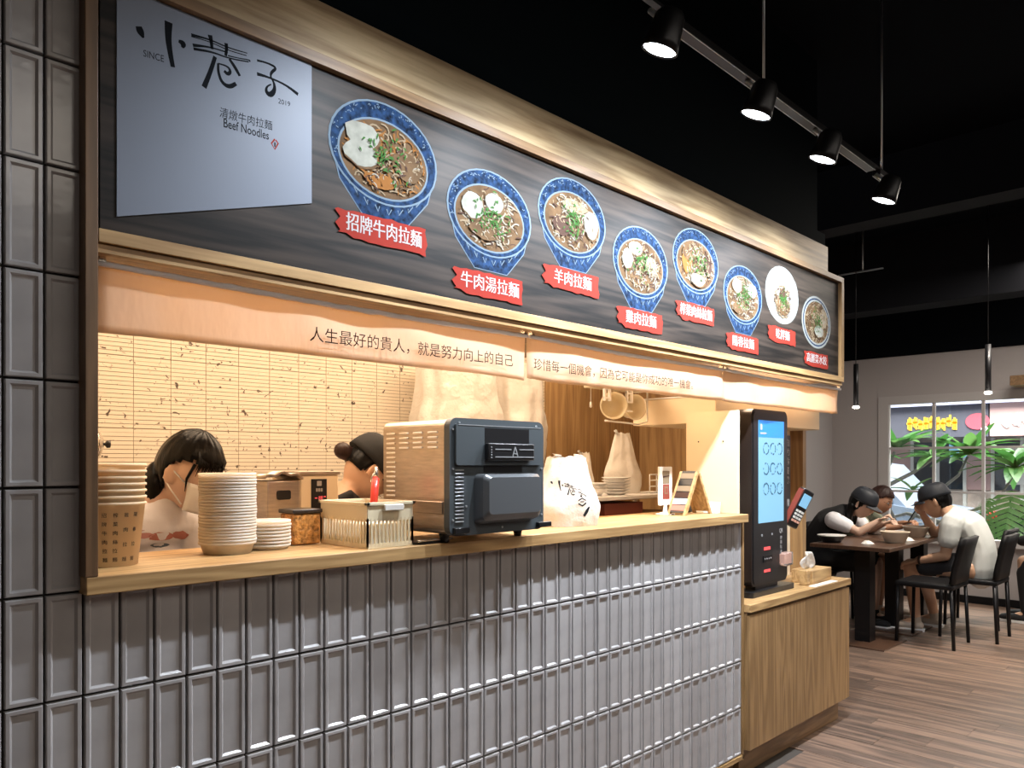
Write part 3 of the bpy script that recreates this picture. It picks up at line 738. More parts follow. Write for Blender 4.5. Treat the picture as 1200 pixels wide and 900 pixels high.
for (x0, x1, z0, z1, m, nm) in [(3.34, 3.40, .950, .964, 'led_red', 'lit_slot'), (3.34, 3.40, .848, .860, 'led_red', 'lit_slot'), (3.33, 3.42, .895, .925, 'metal_black', 'keypad')]:
    box_obj(nm, m, (x0, x1, KY-.0085, KY-.006, z0, z1), kk)
for i in range(4): B().cyl((3.345+i*.02, KY-.010, .91), (3.345+i*.02, KY-.006, .91), .004, 8).build('button', 'rail_grey', kk)
B().cyl((3.32, KY-.008, 1.02), (3.32, KY-.006, 1.02), .006, 10).build('camera_lens', 'rail_grey', kk)
B().cyl((3.42, KY-.008, 1.02), (3.42, KY-.006, 1.02), .005, 10).build('camera_lens', 'rail_grey', kk)
B().box(3.490, 3.565, KY-.045, KY-.006, .865, .93, bev=.008).build('ticket_tray', 'clear_acrylic', kk)
box_obj('lit_slot', 'led_pink', (3.50, 3.56, KY-.03, KY-.0075, .875, .92), kk)
b = B().use('print_white')
for j, ch in enumerate('QR'): pass
add_text(b, 'QR', lambda x, z: (x, KY-.0068, z), 3.495, 3.53, 1.018, 1.042, bold=.02)
for j, ch in enumerate('掃碼點餐'): add_text(b, ch, lambda x, z: (x, KY-.0068, z), 3.502, 3.522, .99-j*.022-.0, 1.006-j*.022, bold=.01)
b.build('kiosk_writing', None, kk)
cr = thing('card_reader', 'tilted black and red card payment terminal beside the kiosk screen', 'card reader', (3.66, .05, 1.0))
Mx = Matrix.Translation((3.68, .035, 1.13)) @ Matrix.Rotation(.30, 4, 'Y') @ Matrix.Rotation(.35, 4, 'X') @ Matrix.Rotation(-.2, 4, 'Z')
B().box(-.042, .042, -.012, .022, -.10, .10, bev=.008, M_=Mx).build('terminal_body', 'black_plastic', cr)
box_b = B().box(-.046, -.040, -.010, .02, -.09, .09, M_=Mx).build('side_strip', 'fridge_red', cr)
B().box(-.030, .030, -.0145, -.0125, .01, .075, M_=Mx).build('terminal_screen', 'screen_cyan', cr)
for r in range(4):
    for c in range(3): B().box(-.03+c*.022, -.014+c*.022, -.015, -.0125, -.02-r*.017, -.009-r*.017, M_=Mx).build('key', 'led_pink' if r == 3 else 'paper_white', cr)
B().tube([(3.60, .09, 1.06), (3.64, .075, 1.08), (3.68, .06, 1.11)], .009, 8).build('mount_arm', 'black_plastic', cr)
vs = thing('vertical_notice', 'narrow black upright notice with white characters behind the kiosk', 'notice', (3.98, .24, 1.08))
box_obj('notice_board', 'black_plastic', (3.950, 4.022, .238, .2455, 1.08, 1.50), vs)
b = B().use('print_white')
for j, ch in enumerate('自助點餐機'): add_text(b, ch, lambda x, z: (x, .2374, z), 3.962, 4.010, 1.44-j*.05, 1.482-j*.05, bold=.02)
add_text(b, '請', lambda x, z: (x, .2374, z), 3.962, 4.010, 1.12, 1.16, bold=.02)
b.build('notice_writing', None, vs)
tb = thing('tissue_box', 'pale wooden tissue box at the end of the oak cabinet', 'tissue box', (3.93, .07, .745))
B().box(3.80, 4.03, .02, .13, .7455, .812, bev=.003).build('box_body', 'oak', tb)
g = []
for j in range(8):
    row = []
    for i in range(13):
        a = i/12; w = .045+.035*math.sin(PI*min(1, j/7*1.0))**.6*(1 if j else .4)
        row.append((3.875+(a-.5)*2*w*(.75 if j == 0 else 1), .075+.012*math.sin(a*11+j*.5)*(.3+j/8), .812+j*.0125*(1-.25*(2*a-1)**2)))
    g.append(row)
B().sheet(g).build('tissue', 'bag_white', tb, solid=.001)
o = B().box(3.735, 3.775, .02, .06, .7455, .82, bev=.004).build('straw_holder', 'oak', None, loc=(3.755, .04, .7455)); props(o, 'small pale wooden holder between kiosk and tissue box', 'holder')
o = B().box(3.72, 3.99, -.028, .005, .7455, .7485).build('paper_sheet', 'paper_white', None, loc=(3.85, -.01, .7455)); props(o, 'loose white paper slip lying on the oak cabinet before the tissue box', 'paper')

# ------------------------------------------------------------------ track lighting
LZ, LY = 2.435, -.47
ry = -.44
tr = thing('lighting_track', 'thin dark ceiling track carrying the cool white spotlights', 'track', (2.2, ry, 2.55))
for x0, x1 in ((.6, 1.62), (1.80, 2.32), (2.38, 2.80), (2.86, 3.30), (3.36, 3.60)):
    B().box(x0, x1, ry-.016, ry+.016, 2.552, 2.575, bev=.002).build('track_section', 'metal_black', tr)
    for y in (ry-.0165, ry+.0165): B().box(x0, x1, y-.001, y+.001, 2.5515, 2.554).build('track_edge', 'rail_grey', tr)
B().box(.6, 3.6, ry-.010, ry+.010, 2.575, 2.585).build('track_spine', 'metal_black', tr)
for x in (.9, 2.36, 3.42): B().cyl((x, ry, 2.58), (x, ry, 3.4), .0045, 8).build('suspension_rod', 'rail_grey', tr)
names = ['spotlight on the track directly above the counter, outside the left part', 'brightest cool spotlight, first on the track from the camera', 'second cool spotlight on the track, beside the suspension rod', 'third cool spotlight along the ceiling track', 'smallest and farthest spotlight at the end of the track']
for i, x in enumerate([1.18, 1.717, 2.247, 2.745, 3.352]):
    t = thing('track_spotlight', names[i], 'spotlight', (x, LY, LZ+.05), group='cool white spotlights on the ceiling track')
    dirv = Vector((-.10, .35, -1)).normalized(); q = dirv.to_track_quat('-Z', 'Y').to_matrix().to_4x4()
    Mx = Matrix.Translation((x, LY, LZ)) @ q
    B().lathe([(.030, .10), (.040, .085), (.047, .02), (.050, 0), (.046, -.002), (.044, .012)], n=24, M_=Mx, cap=False).build('lamp_head', 'metal_black', t)
    B().lathe([(.001, .006), (.044, .006), (.044, .003), (.001, .003)], n=24, M_=Mx).build('lamp_lens', 'lamp_glass', t)
    B().tube([(x, ry, 2.553), (x, LY+.01, 2.53), tuple(Mx @ Vector((0, 0, .09)))], .008, 8).build('bracket', 'rail_grey', t)
    p = Mx @ Vector((0, 0, -.012))
    l = light('SPOT', 'track_lamp', p, [40, 85, 105, 125, 135][i], KEL_COOL, rot=(.34, 0, 0), spot_size=2.55, spot_blend=1.0, shadow_soft_size=.018)
# short track further back, and pendants over the tables
t2 = thing('short_track', 'short dark track hanging near the far ceiling beam', 'track', (7, 1.0, 3.05))
box_obj('track_section', 'rail_grey', (6.98, 7.0, .78, 1.16, 3.03, 3.04), t2)
B().cyl((6.99, .95, 3.04), (6.99, .95, 3.4), .006).build('suspension_rod', 'rail_grey', t2)
for (x, y, z, lb) in [(6.5, .825, 1.806, 'slim black pendant lamp left of the window'), (6.5, -.124, 1.864, 'slim black pendant lamp in front of the window panes')]:
    t = thing('pendant_lamp', lb, 'pendant lamp', (x, y, z), group='slim black pendants over the tables')
    B().cyl((x, y, z+.01), (x, y, z+.36), .020, 14).build('lamp_tube', 'metal_black', t)
    B().lathe([(.022, 0), (.026, .004), (.026, .014), (.02, .02)], n=16, c=(x, y), M_=Matrix.Translation((0, 0, z-.004))).build('lamp_lens', 'pendant_glass', t)
    B().cyl((x, y, z+.36), (x, y, 3.4), .003, 6).build('cord', 'metal_black', t)
    light('POINT', 'pendant_light', (x, y, z-.04), 4, KEL_NEUT, shadow_soft_size=.03)

# ------------------------------------------------------------------ far walls with window
WX = 8.45
b = B()
b.box(WX, WX+.18, 1.315, 2.2, 0, 2.45); b.box(WX, WX+.18, -3.2, 1.315, 2.03, 2.45); b.box(WX, WX+.18, -3.2, 1.315, 0, .58)
b.box(WX, WX+.18, -7.5, -3.2, 0, 2.45)
struct(b.build('wall_right', 'wall_grey'))
struct(box_obj('wall_right_upper', 'ceiling_black', (WX-.02, WX+.18, -7.5, 2.2, 2.452, 3.4)))
struct(box_obj('wall_side', 'wall_grey', (4.201, WX, 1.81, 2.0, 0, 2.46)))
struct(box_obj('wall_side_upper', 'ceiling_black', (3.93, WX, 1.79, 2.0, 2.462, 3.4)))
struct(box_obj('wall_far_left', 'wall_grey', (-3.1, -3.0, -7.5, .30, 0, 3.4)))
struct(box_obj('wall_behind', 'wall_grey', (-3.0, 8.6, -7.6, -7.5, 0, 3.4)))
struct(box_obj('wall_left_far', 'wall_grey', (-3.0, -1.6, .01, .30, 0, 3.4)))
struct(box_obj('baseboard_right', 'chair_black', (WX-.012, WX, -3, 1.80, 0, .07)))
win = struct(B().box(WX-.015, WX+.05, 1.225, 1.325, .57, 2.04).box(WX-.015, WX+.05, -3.2, 1.225, 1.955, 2.04).box(WX-.05, WX+.06, -3.2, 1.33, .555, .62).build('window_1', 'frame_paint'))
ys = [1.232, .801, .368, -.066, -.50, -.934, -1.37]
for y in ys: box_obj('mullion', 'frame_paint', (WX+.0, WX+.035, y-.013, y+.013, .62, 1.955), win)
for z in (1.065, 1.505): box_obj('glazing_bar', 'frame_paint', (WX+.003, WX+.03, -3.1, 1.23, z-.011, z+.011), win)
for a, c in zip(ys, ys[1:]):
    for z0, z1 in ((.62, 1.055), (1.075, 1.495), (1.515, 1.955)): box_obj('glass_pane', 'window_glass', (WX+.018, WX+.021, c+.012, a-.012, z0, z1), win)
o = thing('wall_shelf', 'small brown wooden box shelf on the wall at the right edge', 'shelf', (8.3, 0, 2.1))
box_obj('shelf_box', 'oak_kick', (8.15, 8.449, -.25, .085, 2.055, 2.145), o, bev=.004)

# ------------------------------------------------------------------ things on the counter
CZ = 1.1355
ORD = ['bottom','second','third','fourth','fifth','sixth','seventh','eighth','ninth','tenth','eleventh','twelfth','thirteenth','fourteenth','fifteenth','sixteenth','seventeenth','eighteenth','nineteenth','twentieth','twenty-first','twenty-second','twenty-third','twenty-fourth']
def ordn(k, n): return 'topmost' if k == n-1 else (ORD[k]+' from bottom' if k else 'lowest')
def stack_things(prof, n, step, m, c, name, cat, labfn, group, extra=None, seg=28):
    proto = None
    for k in range(n):
        loc = (c[0]+random.uniform(-.0008, .0008), c[1]+random.uniform(-.0008, .0008), CZ+k*step)
        if proto is None:
            o = B().lathe(prof, n=seg, cap=False).build(name, m, None, loc=loc, local=True, recalc=True)
            proto = o
        else:
            o = bpy.data.objects.new(name, proto.data); COL.objects.link(o); o.location = loc
        props(o, labfn(k, n), cat, group)
# printed paper tubs, nested, at the left post
cupc = (.567, .133)
tubprof = [(.001, .0), (.052, .0), (.066, .128), (.069, .128), (.0695, .132), (.067, .134), (.0655, .130), (.050, .004), (.001, .003)]
proto = None
for k in range(7):
    loc = (cupc[0], cupc[1], CZ+k*.0135)
    if proto is None: o = B().lathe(tubprof, n=36, cap=False).build('paper_tub', 'cup_paper', None, loc=loc, local=True); proto = o
    else: o = bpy.data.objects.new('paper_tub', proto.data); COL.objects.link(o); o.location = loc
    nm = 'lowest paper tub at the left post, its printed writing exposed' if k == 0 else ordn(k, 7)+' paper tub in the printed stack at the post'
    props(o, nm, 'paper tub', 'printed paper tubs at the left post')
    if k == 0:
        b = B().use('print_black')
        for j, txt in enumerate(['陽春拉麵', '雞肉拉麵', '榨菜肉絲拉麵', '招牌牛肉拉麵', '牛肉湯拉麵', '羊肉拉麵']):
            ang = math.radians(-128 + j*17) + 0
            ang = math.radians(-62 - j*19)
            nch = len(txt)
            for q, ch in enumerate(txt):
                zc = .108 - (q*(.092/max(1, nch-1)))
                def fn(s_, z_, ang=ang):
                    r = .052+.014*z_/.128+.0006; a_ = ang + s_/r
                    return (r*math.cos(a_), r*math.sin(a_), z_)
                add_text(b, ch, fn, -.0045, .0045, zc-.0045, zc+.0045, bold=.0)
        b.build('printed_writing', None, o, local=True)
# tall stack of clear round tubs + lower stack
lid = [(.001, 0), (.054, 0), (.0615, .0225), (.0655, .0225), (.0662, .0255), (.0655, .0285), (.061, .0285), (.058, .0265), (.050, .002), (.001, .002)]
stack_things(lid, 24, .0071, 'lid_clear', (.84, .167), 'clear_tub', 'plastic tub', lambda k, n: ordn(k, n)+' tub in the tall stack of clear plastic tubs', 'tall stack of clear plastic tubs')
lid2 = [(.001, 0), (.050, 0), (.053, .0065), (.057, .0065), (.0577, .0095), (.057, .0125), (.050, .0125), (.046, .002), (.001, .002)]
stack_things(lid2, 8, .0085, 'lid_clear', (.955, .190), 'tub_cover', 'plastic lid', lambda k, n: ordn(k, n)+' lid in the low clear stack beside the spice jar', 'low stack of clear plastic lids')
# jar of chilli flakes
j = thing('spice_jar', 'square clear jar of amber chilli flakes on the counter', 'jar', (1.068, .225, CZ))
box_obj('chilli_flakes', 'amber', (1.028, 1.108, .19, .26, CZ+.002, CZ+.082), j, bev=.004)
B().box(1.024, 1.112, .186, .264, CZ+.083, CZ+.094, bev=.003).build('jar_lid', 'dark_brown_plastic', j)
# grey bin and digital machine on the prep table
g = thing('steel_dispenser', 'grey steel dispenser box with curled lid and dark handle hole', 'dispenser', (1.12, .5, .9))
B().box(1.075, 1.18, .42, .56, .9005, 1.30, bev=.004).build('dispenser_body', 'steel', g)
pr = [(1.065+.12*i/12, 1.312+.012*math.sin(i/12*PI)+(.004*math.sin(i*1.4))) for i in range(13)]
B().prism(pr+[(p[0], p[1]-.006) for p in pr[::-1]], lambda x, z: (x, .41, z), lambda x, z: (x, .57, z), smooth=True).build('curled_lid', 'steel', g)
B().prism(rrect(1.105, 1.148, 1.245, 1.272, .006), lambda x, z: (x, .4165, z), lambda x, z: (x, .422, z)).build('handle_hole', 'black_plastic', g)
d = thing('digital_heater', 'beige countertop machine with black panel and red digits', 'kitchen machine', (1.25, .5, .9))
B().box(1.186, 1.318, .43, .60, .9005, 1.315, bev=.005).build('machine_body', 'panel_cream', d)
box_obj('machine_top', 'steel', (1.182, 1.322, .426, .604, 1.315, 1.326), d, bev=.002)
dp = B().box(1.222, 1.275, .4275, .4305, 1.195, 1.303, bev=.001).build('control_panel', 'black_plastic', d)
b = B().use('print_white'); b.front(rrect(1.240, 1.256, 1.282, 1.297, .002), .4272)
for q in range(3): b.front(rrect(1.237+q*.008, 1.243+q*.008, 1.265, 1.275, .001), .4272)
b.build('panel_print', None, dp)
b = B().use('led_red'); add_text(b, '88', lambda x, z: (x, .4270, z), 1.246, 1.260, 1.240, 1.252)
for q in range(3): b.front([(1.264, 1.226+q*.011), (1.270, 1.226+q*.011), (1.270, 1.229+q*.011), (1.264, 1.229+q*.011)], .4272)
b.front([(1.233, 1.2445), (1.241, 1.2445), (1.241, 1.247), (1.233, 1.247)], .4272); b.build('red_digits', None, dp)
# slotted plastic basket
bk = thing('plastic_basket', 'cream slotted plastic basket on the counter left of the oven', 'basket', (1.19, .11, CZ))
bx0, bx1, by0, by1, bh = 1.115, 1.268, -.012, .215, .112
cs = 'lid_clear'
b = B().box(bx0+.006, bx1-.006, by0+.006, by1-.006, CZ, CZ+.004); b.build('basket_floor', 'cream_plastic', bk)
def wallslats(nm, p0, p1, n):
    """upright ribs between floor and rim with a solid upper band"""
    for i in range(n+1):
        t = i/n; x = p0[0]+(p1[0]-p0[0])*t; y = p0[1]+(p1[1]-p0[1])*t
        B().box(x-.0022, x+.0022, y-.0022, y+.0022, CZ+.004, CZ+.075).build('rib', 'cream_plastic', bk)
    dx, dy = p1[0]-p0[0], p1[1]-p0[1]; l = math.hypot(dx, dy); nx, ny = -dy/l*.0015, dx/l*.0015
    B().prism([(p0[0]+nx, p0[1]+ny), (p1[0]+nx, p1[1]+ny), (p1[0]-nx, p1[1]-ny), (p0[0]-nx, p0[1]-ny)], lambda x, y: (x, y, CZ+.068), lambda x, y: (x, y, CZ+bh-.004)).build('upper_band', 'cream_plastic', bk)
    B().prism([(p0[0]+nx, p0[1]+ny), (p1[0]+nx, p1[1]+ny), (p1[0]-nx, p1[1]-ny), (p0[0]-nx, p0[1]-ny)], lambda x, y: (x, y, CZ+.0), lambda x, y: (x, y, CZ+.012)).build('lower_band', 'cream_plastic', bk)
ix0, ix1, iy0, iy1 = bx0+.006, bx1-.006, by0+.006, by1-.006
wallslats('f', (ix0, iy0), (ix1, iy0), 12); wallslats('b', (ix0, iy1), (ix1, iy1), 12)
wallslats('l', (ix0, iy0), (ix0, iy1), 16); wallslats('r', (ix1, iy0), (ix1, iy1), 16)
rim = B()
for (x0, x1, y0, y1) in ((bx0, bx1, by0, by0+.010), (bx0, bx1, by1-.010, by1), (bx0, bx0+.010, by0, by1), (bx1-.010, bx1, by0, by1)): rim.box(x0, x1, y0, y1, CZ+bh-.004, CZ+bh+.004, bev=.001)
rim.build('rim', 'cream_plastic', bk)
B().box(1.165, 1.225, by0-.008, by0, CZ+bh-.018, CZ+bh-.002, bev=.002).build('handle', 'white_plastic', bk, label='white clip handle on the rim')
o = B().box(1.135, 1.25, .01, .19, CZ+.005, CZ+.060, bev=.004).build('paper_pack', 'paper_white', None, loc=(1.19, .1, CZ+.005)); props(o, 'pale paper pack lying inside the slotted basket', 'pack')
lt = thing('gas_lighter', 'red gas lighter with metal neck standing in the basket', 'lighter', (1.235, .12, CZ+.062))
B().tube([(1.225, .12, CZ+.062), (1.235, .12, CZ+.175)], [.010, .011], 12).build('lighter_body', 'red_plastic', lt)
B().tube([(1.235, .12, CZ+.175), (1.2365, .12, CZ+.19), (1.238, .12, CZ+.205)], [.008, .006, .004], 10).build('metal_neck', 'steel_bright', lt)
B().tube([(1.2365, .12, CZ+.192), (1.224, .118, CZ+.182), (1.217, .116, CZ+.165)], .002, 6).build('lever', 'steel_bright', lt)

# the oven with its back to the customers
OX0, OX1, OY0, OY1, OZ0, OZ1 = 1.330, 1.690, -.080, .215, 1.160, 1.468
ov = thing('countertop_oven', 'grey-backed stainless countertop oven standing over the counter edge', 'oven', (1.51, .07, CZ))
B().prism(rrect(OX0, OX1, OZ0, OZ1, .022), lambda x, z: (x, OY0+.022, z), lambda x, z: (x, OY1, z), smooth=False).build('steel_housing', 'steel', ov)
bp_ = B().prism(rrect(OX0-.003, OX1+.003, OZ0-.003, OZ1+.003, .024), lambda x, z: (x, OY0, z), lambda x, z: (x, OY0+.022, z)).build('back_cover', 'oven_grey', ov, label='dark grey plastic back cover')
B().prism(rrect(OX0+.012, OX1-.012, 1.345, OZ1-.012, .008), lambda x, z: (x, OY0-.010, z), lambda x, z: (x, OY0, z)).build('upper_plate', 'oven_grey', bp_)
box_obj('plate_seam', 'rail_grey', (OX0+.02, OX1-.02, OY0-.011, OY0-.0095, OZ1-.0165, OZ1-.0145), bp_)
box_obj('recess', 'black_plastic', (1.445, 1.62, OY0-.0105, OY0-.010, 1.405, 1.447), bp_)
B().box(1.443, 1.625, OY0-.027, OY0-.0105, 1.358, 1.405, bev=.003).build('label_block', 'black_plastic', bp_)
b = B().use('rail_grey')
for x0, x1, z in ((1.468, 1.53, 1.387), (1.562, 1.622, 1.387), (1.468, 1.622, 1.366)): b.front([(x0, z), (x1, z), (x1, z+.003), (x0, z+.003)], OY0-.0275)
stroke(b, [(1.536, 1.370), (1.546, 1.396)], .004, OY0-.0278); stroke(b, [(1.556, 1.370), (1.546, 1.396)], .004, OY0-.0279); stroke(b, [(1.540, 1.378), (1.553, 1.376)], .003, OY0-.028)
b.build('emblem_print', None, bp_)
for q in range(5): B().cyl((1.454, OY0-.0285, 1.366+q*.007), (1.454, OY0-.027, 1.366+q*.007), .002, 6).build('screw', 'rail_grey', bp_)
box_obj('lower_recess', 'black_plastic', (1.45, 1.60, OY0-.0012, OY0-.0004, 1.325, 1.344), bp_)
# bulged motor cover
R0 = rrect(1.415, 1.645, 1.185, 1.322, .014); R1 = rrect(1.432, 1.638, 1.212, 1.312, .014)
B().loft([[(x, OY0-.001, z) for x, z in R0], [(x, OY0-.03, z-.0) for x, z in rrect(1.420, 1.644, 1.195, 1.320, .014)], [(x, OY0-.042, z) for x, z in R1]], smooth=False).build('motor_cover', 'oven_bulge', bp_)
for k in range(15): B().box(1.345, 1.375, OY0-.0035, OY0, 1.193+k*.0098, 1.1965+k*.0098, bev=.0008).build('vent_slat', 'rail_grey', bp_)
for x, z in ((1.338, 1.335), (1.338, 1.20), (1.683, 1.335), (1.683, 1.20), (1.683, 1.44), (1.338, 1.44), (1.36, 1.458), (1.66, 1.458), (1.385, 1.235), (1.665, 1.26), (1.52, 1.172)):
    B().cyl((x, OY0-.003, z), (x, OY0, z), .003, 8).build('screw', 'rail_grey', bp_)
B().box(1.337, 1.39, OY0-.012, OY0, 1.163, 1.180, bev=.002).build('spacer', 'black_plastic', bp_)
B().box(1.66, 1.715, OY0-.014, OY0, 1.163, 1.178, bev=.002).build('spacer', 'black_plastic', bp_)
for x in (1.36, 1.645):
    for y in (-.02, .19): B().lathe([(.011, CZ), (.013, CZ+.012), (.015, OZ0)], c=(x, y), n=14).build('foot', 'black_plastic', ov)
lou = None
for col_, y in enumerate((.178, .118, .056, -.008)):
    for r in range(4 if col_ else 14):
        if lou is None: lou = B().box(-.003, 0, -.020, .020, 0, .0052, bev=.001).build('louver', 'louver_highlight', ov, local=True); o = lou
        else: o = bpy.data.objects.new('louver', lou.data); COL.objects.link(o); o.parent = ov
        o.location = Vector((OX0, y, 1.431-r*.0135)) - root_loc(ov)
B().box(OX0-.0035, OX0, OY0+.03, OY1-.10, 1.215, 1.248, bev=.0015).build('side_ledge', 'steel', ov)
B().tube([(OX0, .19, 1.178), (OX0-.045, .19, 1.178), (OX0-.05, .10, 1.176), (OX0, .095, 1.176)], .010, 8).build('side_handle', 'black_plastic', ov)
tr_ = thing('baking_tray', 'thin black tray with handle lying under the oven edge', 'tray', (1.30, .06, CZ))
B().prism(rrect(1.262, 1.395, -.020, .125, .03), lambda x, y: (x, y, CZ), lambda x, y: (x, y, CZ+.006)).build('tray_plate', 'black_plastic', tr_)
B().tube([(1.27+.12*i/10, -.018+.0*i, CZ+.009) for i in range(11)], .003, 6).build('tray_rim', 'steel_bright', tr_)

# plastic bags: folded thin sheets closed into a body, gathered above
def plastic_bag(name, label, c, w, d, h, seed, ears=2, m='bag_white', top=.35, rz=0, lump=.5, parent=None, cat='plastic bag', straight=0):
    t = thing(name, label, cat, c, rz)
    rings = []; nz = 26; n = 72
    for jz in range(nz+1):
        q = jz/nz; z = h*q
        full = (.80+.28*math.sin(PI*min(1, q*1.15+.12)))*(1 if q < .62 else 1-(1-top)*((q-.62)/.38)**1.3)
        if straight: full = (.92+.12*math.sin(PI*min(1, q*1.6+.1)))*(1-(1-top)*max(0, (q-.30)/.70)**1.15)
        ring = []
        for i in range(n):
            a = 2*PI*i/n; ca_, sa_ = math.cos(a), math.sin(a)
            se = (abs(ca_)**3+abs(sa_)**3)**(-1/3)
            fold = .035*(.3+q*1.3)*math.sin(a*9+seed+3*noise.noise(Vector((a, q*2, seed)))) + .10*lump*noise.noise(Vector((ca_*1.6, sa_*1.6, q*3+seed)))
            fold += .05*abs(noise.noise(Vector((ca_*5, sa_*5, q*7+seed))))
            r = se*full*(1+fold)
            ring.append((w/2*r*ca_, d/2*r*sa_, max(0.0, z + (.025*h*noise.noise(Vector((ca_*2, sa_*2, seed+5)))*q*2))))
        rings.append(ring)
    b = B(); b.loft(rings, cap=False)
    b.build('bag_body', m, t, local=True, solid=0)
    e = B()
    for k in range(ears):
        s = -1 if k == 0 else 1; g = []
        for jz in range(8):
            q = jz/7; row = []
            for i in range(7):
                u = i/6-.5; ww = w*top*.42*(1-.55*q)
                row.append((s*w*top*.22+s*.02*q+u*ww, .012*math.sin(u*9+q*5+seed)*(1+q)+s*.01, h*.94+h*(.30 if not straight else .12)*q*(1-.35*abs(u)*2)))
            g.append(row)
        B().sheet(g).build('bag_handle', m, t, local=True, solid=.001)
    return t
lb = plastic_bag('carrier_bag', 'white plastic carrier bag with the shop name beside the oven', (2.055, .14, CZ), .215, .17, .235, 3, ears=2, top=.64, rz=-.3, straight=1)
b = B().use('print_black')
Mz = Matrix.Translation((2.05, .14, CZ)) @ Matrix.Rotation(-.55, 4, 'Z')
def bagfn(a, c):
    return ((a-640)/1200*.135+.00, .160-(c)/1200*.135)
def bag_logo():
    bb_ = B().use('print_black'); logo(bb_, bagfn, -.2, .40)
    stroke(bb_, [(.018, .088), (.035, .096), (.050, .088)], .004, -.2); stroke(bb_, [(.018, .078), (.034, .070), (.050, .080)], .005, -.2); stroke(bb_, [(.026, .084), (.042, .084)], .003, -.2)
    stroke(bb_, [(.040, .035), (.052, .052), (.062, .066)], [.010, .012, .005], -.2)
    for v in bb_.bm.verts: v.co = Mz @ v.co
    bpy.context.view_layer.update(); body = [c for c in lb.children if c.name.startswith('bag_body')][0]
    d = (Mz.to_3x3() @ Vector((0, 1, 0))); iv = (Matrix.Translation(Vector((2.055, .14, CZ))) @ Matrix.Rotation(-.3, 4, 'Z')).inverted()
    for v in bb_.bm.verts:
        hit, loc, nn, _ = body.ray_cast(iv @ (v.co), iv.to_3x3() @ d)
        v.co = (loc if hit else iv @ v.co) - (iv.to_3x3() @ d)*.0015
    return bb_
o = bag_logo().build('bag_lettering', None, lb, local=True, recalc=False)
tb2 = B().box(1.99, 2.13, .09, .2, CZ+.004, CZ+.085, bev=.01).build('takeaway_carton', 'cup_paper', None, loc=(2.06, .14, CZ+.004)); props(tb2, 'takeaway carton inside the white carrier bag', 'carton')
# on the shelf behind: bowls, plates, tied bags
def disc_stack(c, z0, n, step, prof, name, m, cat, labf, group):
    pr = None
    for k in range(n):
        loc = (c[0], c[1], z0+k*step)
        if pr is None: o = B().lathe(prof, n=28, cap=False).build(name, m, None, loc=loc, local=True); pr = o
        else: o = bpy.data.objects.new(name, pr.data); COL.objects.link(o); o.location = loc
        props(o, labf(k, n), cat, group)
plate = [(.001, 0), (.038, 0), (.042, .004), (.068, .014), (.069, .016), (.066, .016), (.040, .007), (.001, .005)]
disc_stack((2.952, .60), 1.2005, 6, .0135, plate, 'plate', 'ceramic_white', 'plate', lambda k, n: ordn(k, n)+' white plate in the stack on the kitchen shelf', 'white plates on the kitchen shelf')
bowl = [(.001, 0), (.028, 0), (.030, .006), (.058, .030), (.060, .032), (.056, .031), (.028, .009), (.001, .007)]
disc_stack((2.795, .60), 1.2005, 3, .014, bowl, 'bowl', 'ceramic_white', 'bowl', lambda k, n: ['lowest', 'middle', 'topmost'][k]+' small white bowl behind the logo bag', 'small white bowls on the kitchen shelf')
plastic_bag('tied_bag', 'tall pointed white plastic bag behind the plate stack', (3.135, .70, 1.2005), .175, .11, .30, 11, ears=1, top=.42, rz=-.7, straight=1)
plastic_bag('tied_bag', 'smaller pointed white plastic bag left of the tall one', (2.875, .73, 1.2005), .085, .08, .20, 17, ears=1, top=.55, rz=-.7, straight=1)
wr = thing('wire_rack', 'small white wire rack at the right end of the shelf', 'rack', (3.2, .65, 1.2))
for z in (1.203, 1.235, 1.265, 1.293):
    B().tube([(3.23, .60, z), (3.345, .60, z)], .003, 6).build('wire', 'white_plastic', wr)
for x in (3.23, 3.29, 3.345): B().tube([(x, .60, 1.201), (x, .60, 1.295)], .003, 6).build('wire', 'white_plastic', wr)
B().tube([(3.23, .60, 1.204), (3.23, .68, 1.204), (3.345, .68, 1.204), (3.345, .60, 1.204)], .003, 6).build('wire', 'white_plastic', wr)
# big sacks of packaging behind the oven on a back shelf
bs = thing('back_shelf', 'steel shelf on the tiled back wall carrying big plastic sacks', 'shelf', (2.95, 1.5, 1.35))
box_obj('shelf_board', 'steel', (2.40, 3.24, 1.20, 1.72, 1.33, 1.35), bs, bev=.003)
for x in (2.5, 3.15): B().prism([(1.24, 1.33), (1.715, 1.33), (1.715, 1.12)], lambda y, z, x=x: (x-.008, y, z), lambda y, z, x=x: (x+.008, y, z)).build('bracket', 'steel', bs)
plastic_bag('packaging_sack', 'large bulging white plastic sack above the oven, left one', (2.71, 1.46, 1.3505), .50, .34, .56, 23, ears=0, top=.92, lump=1.0, straight=1)
plastic_bag('packaging_sack', 'large crumpled white plastic sack above the oven, right one', (3.13, 1.43, 1.3505), .30, .28, .54, 31, ears=0, top=.95, lump=1.3, straight=1)
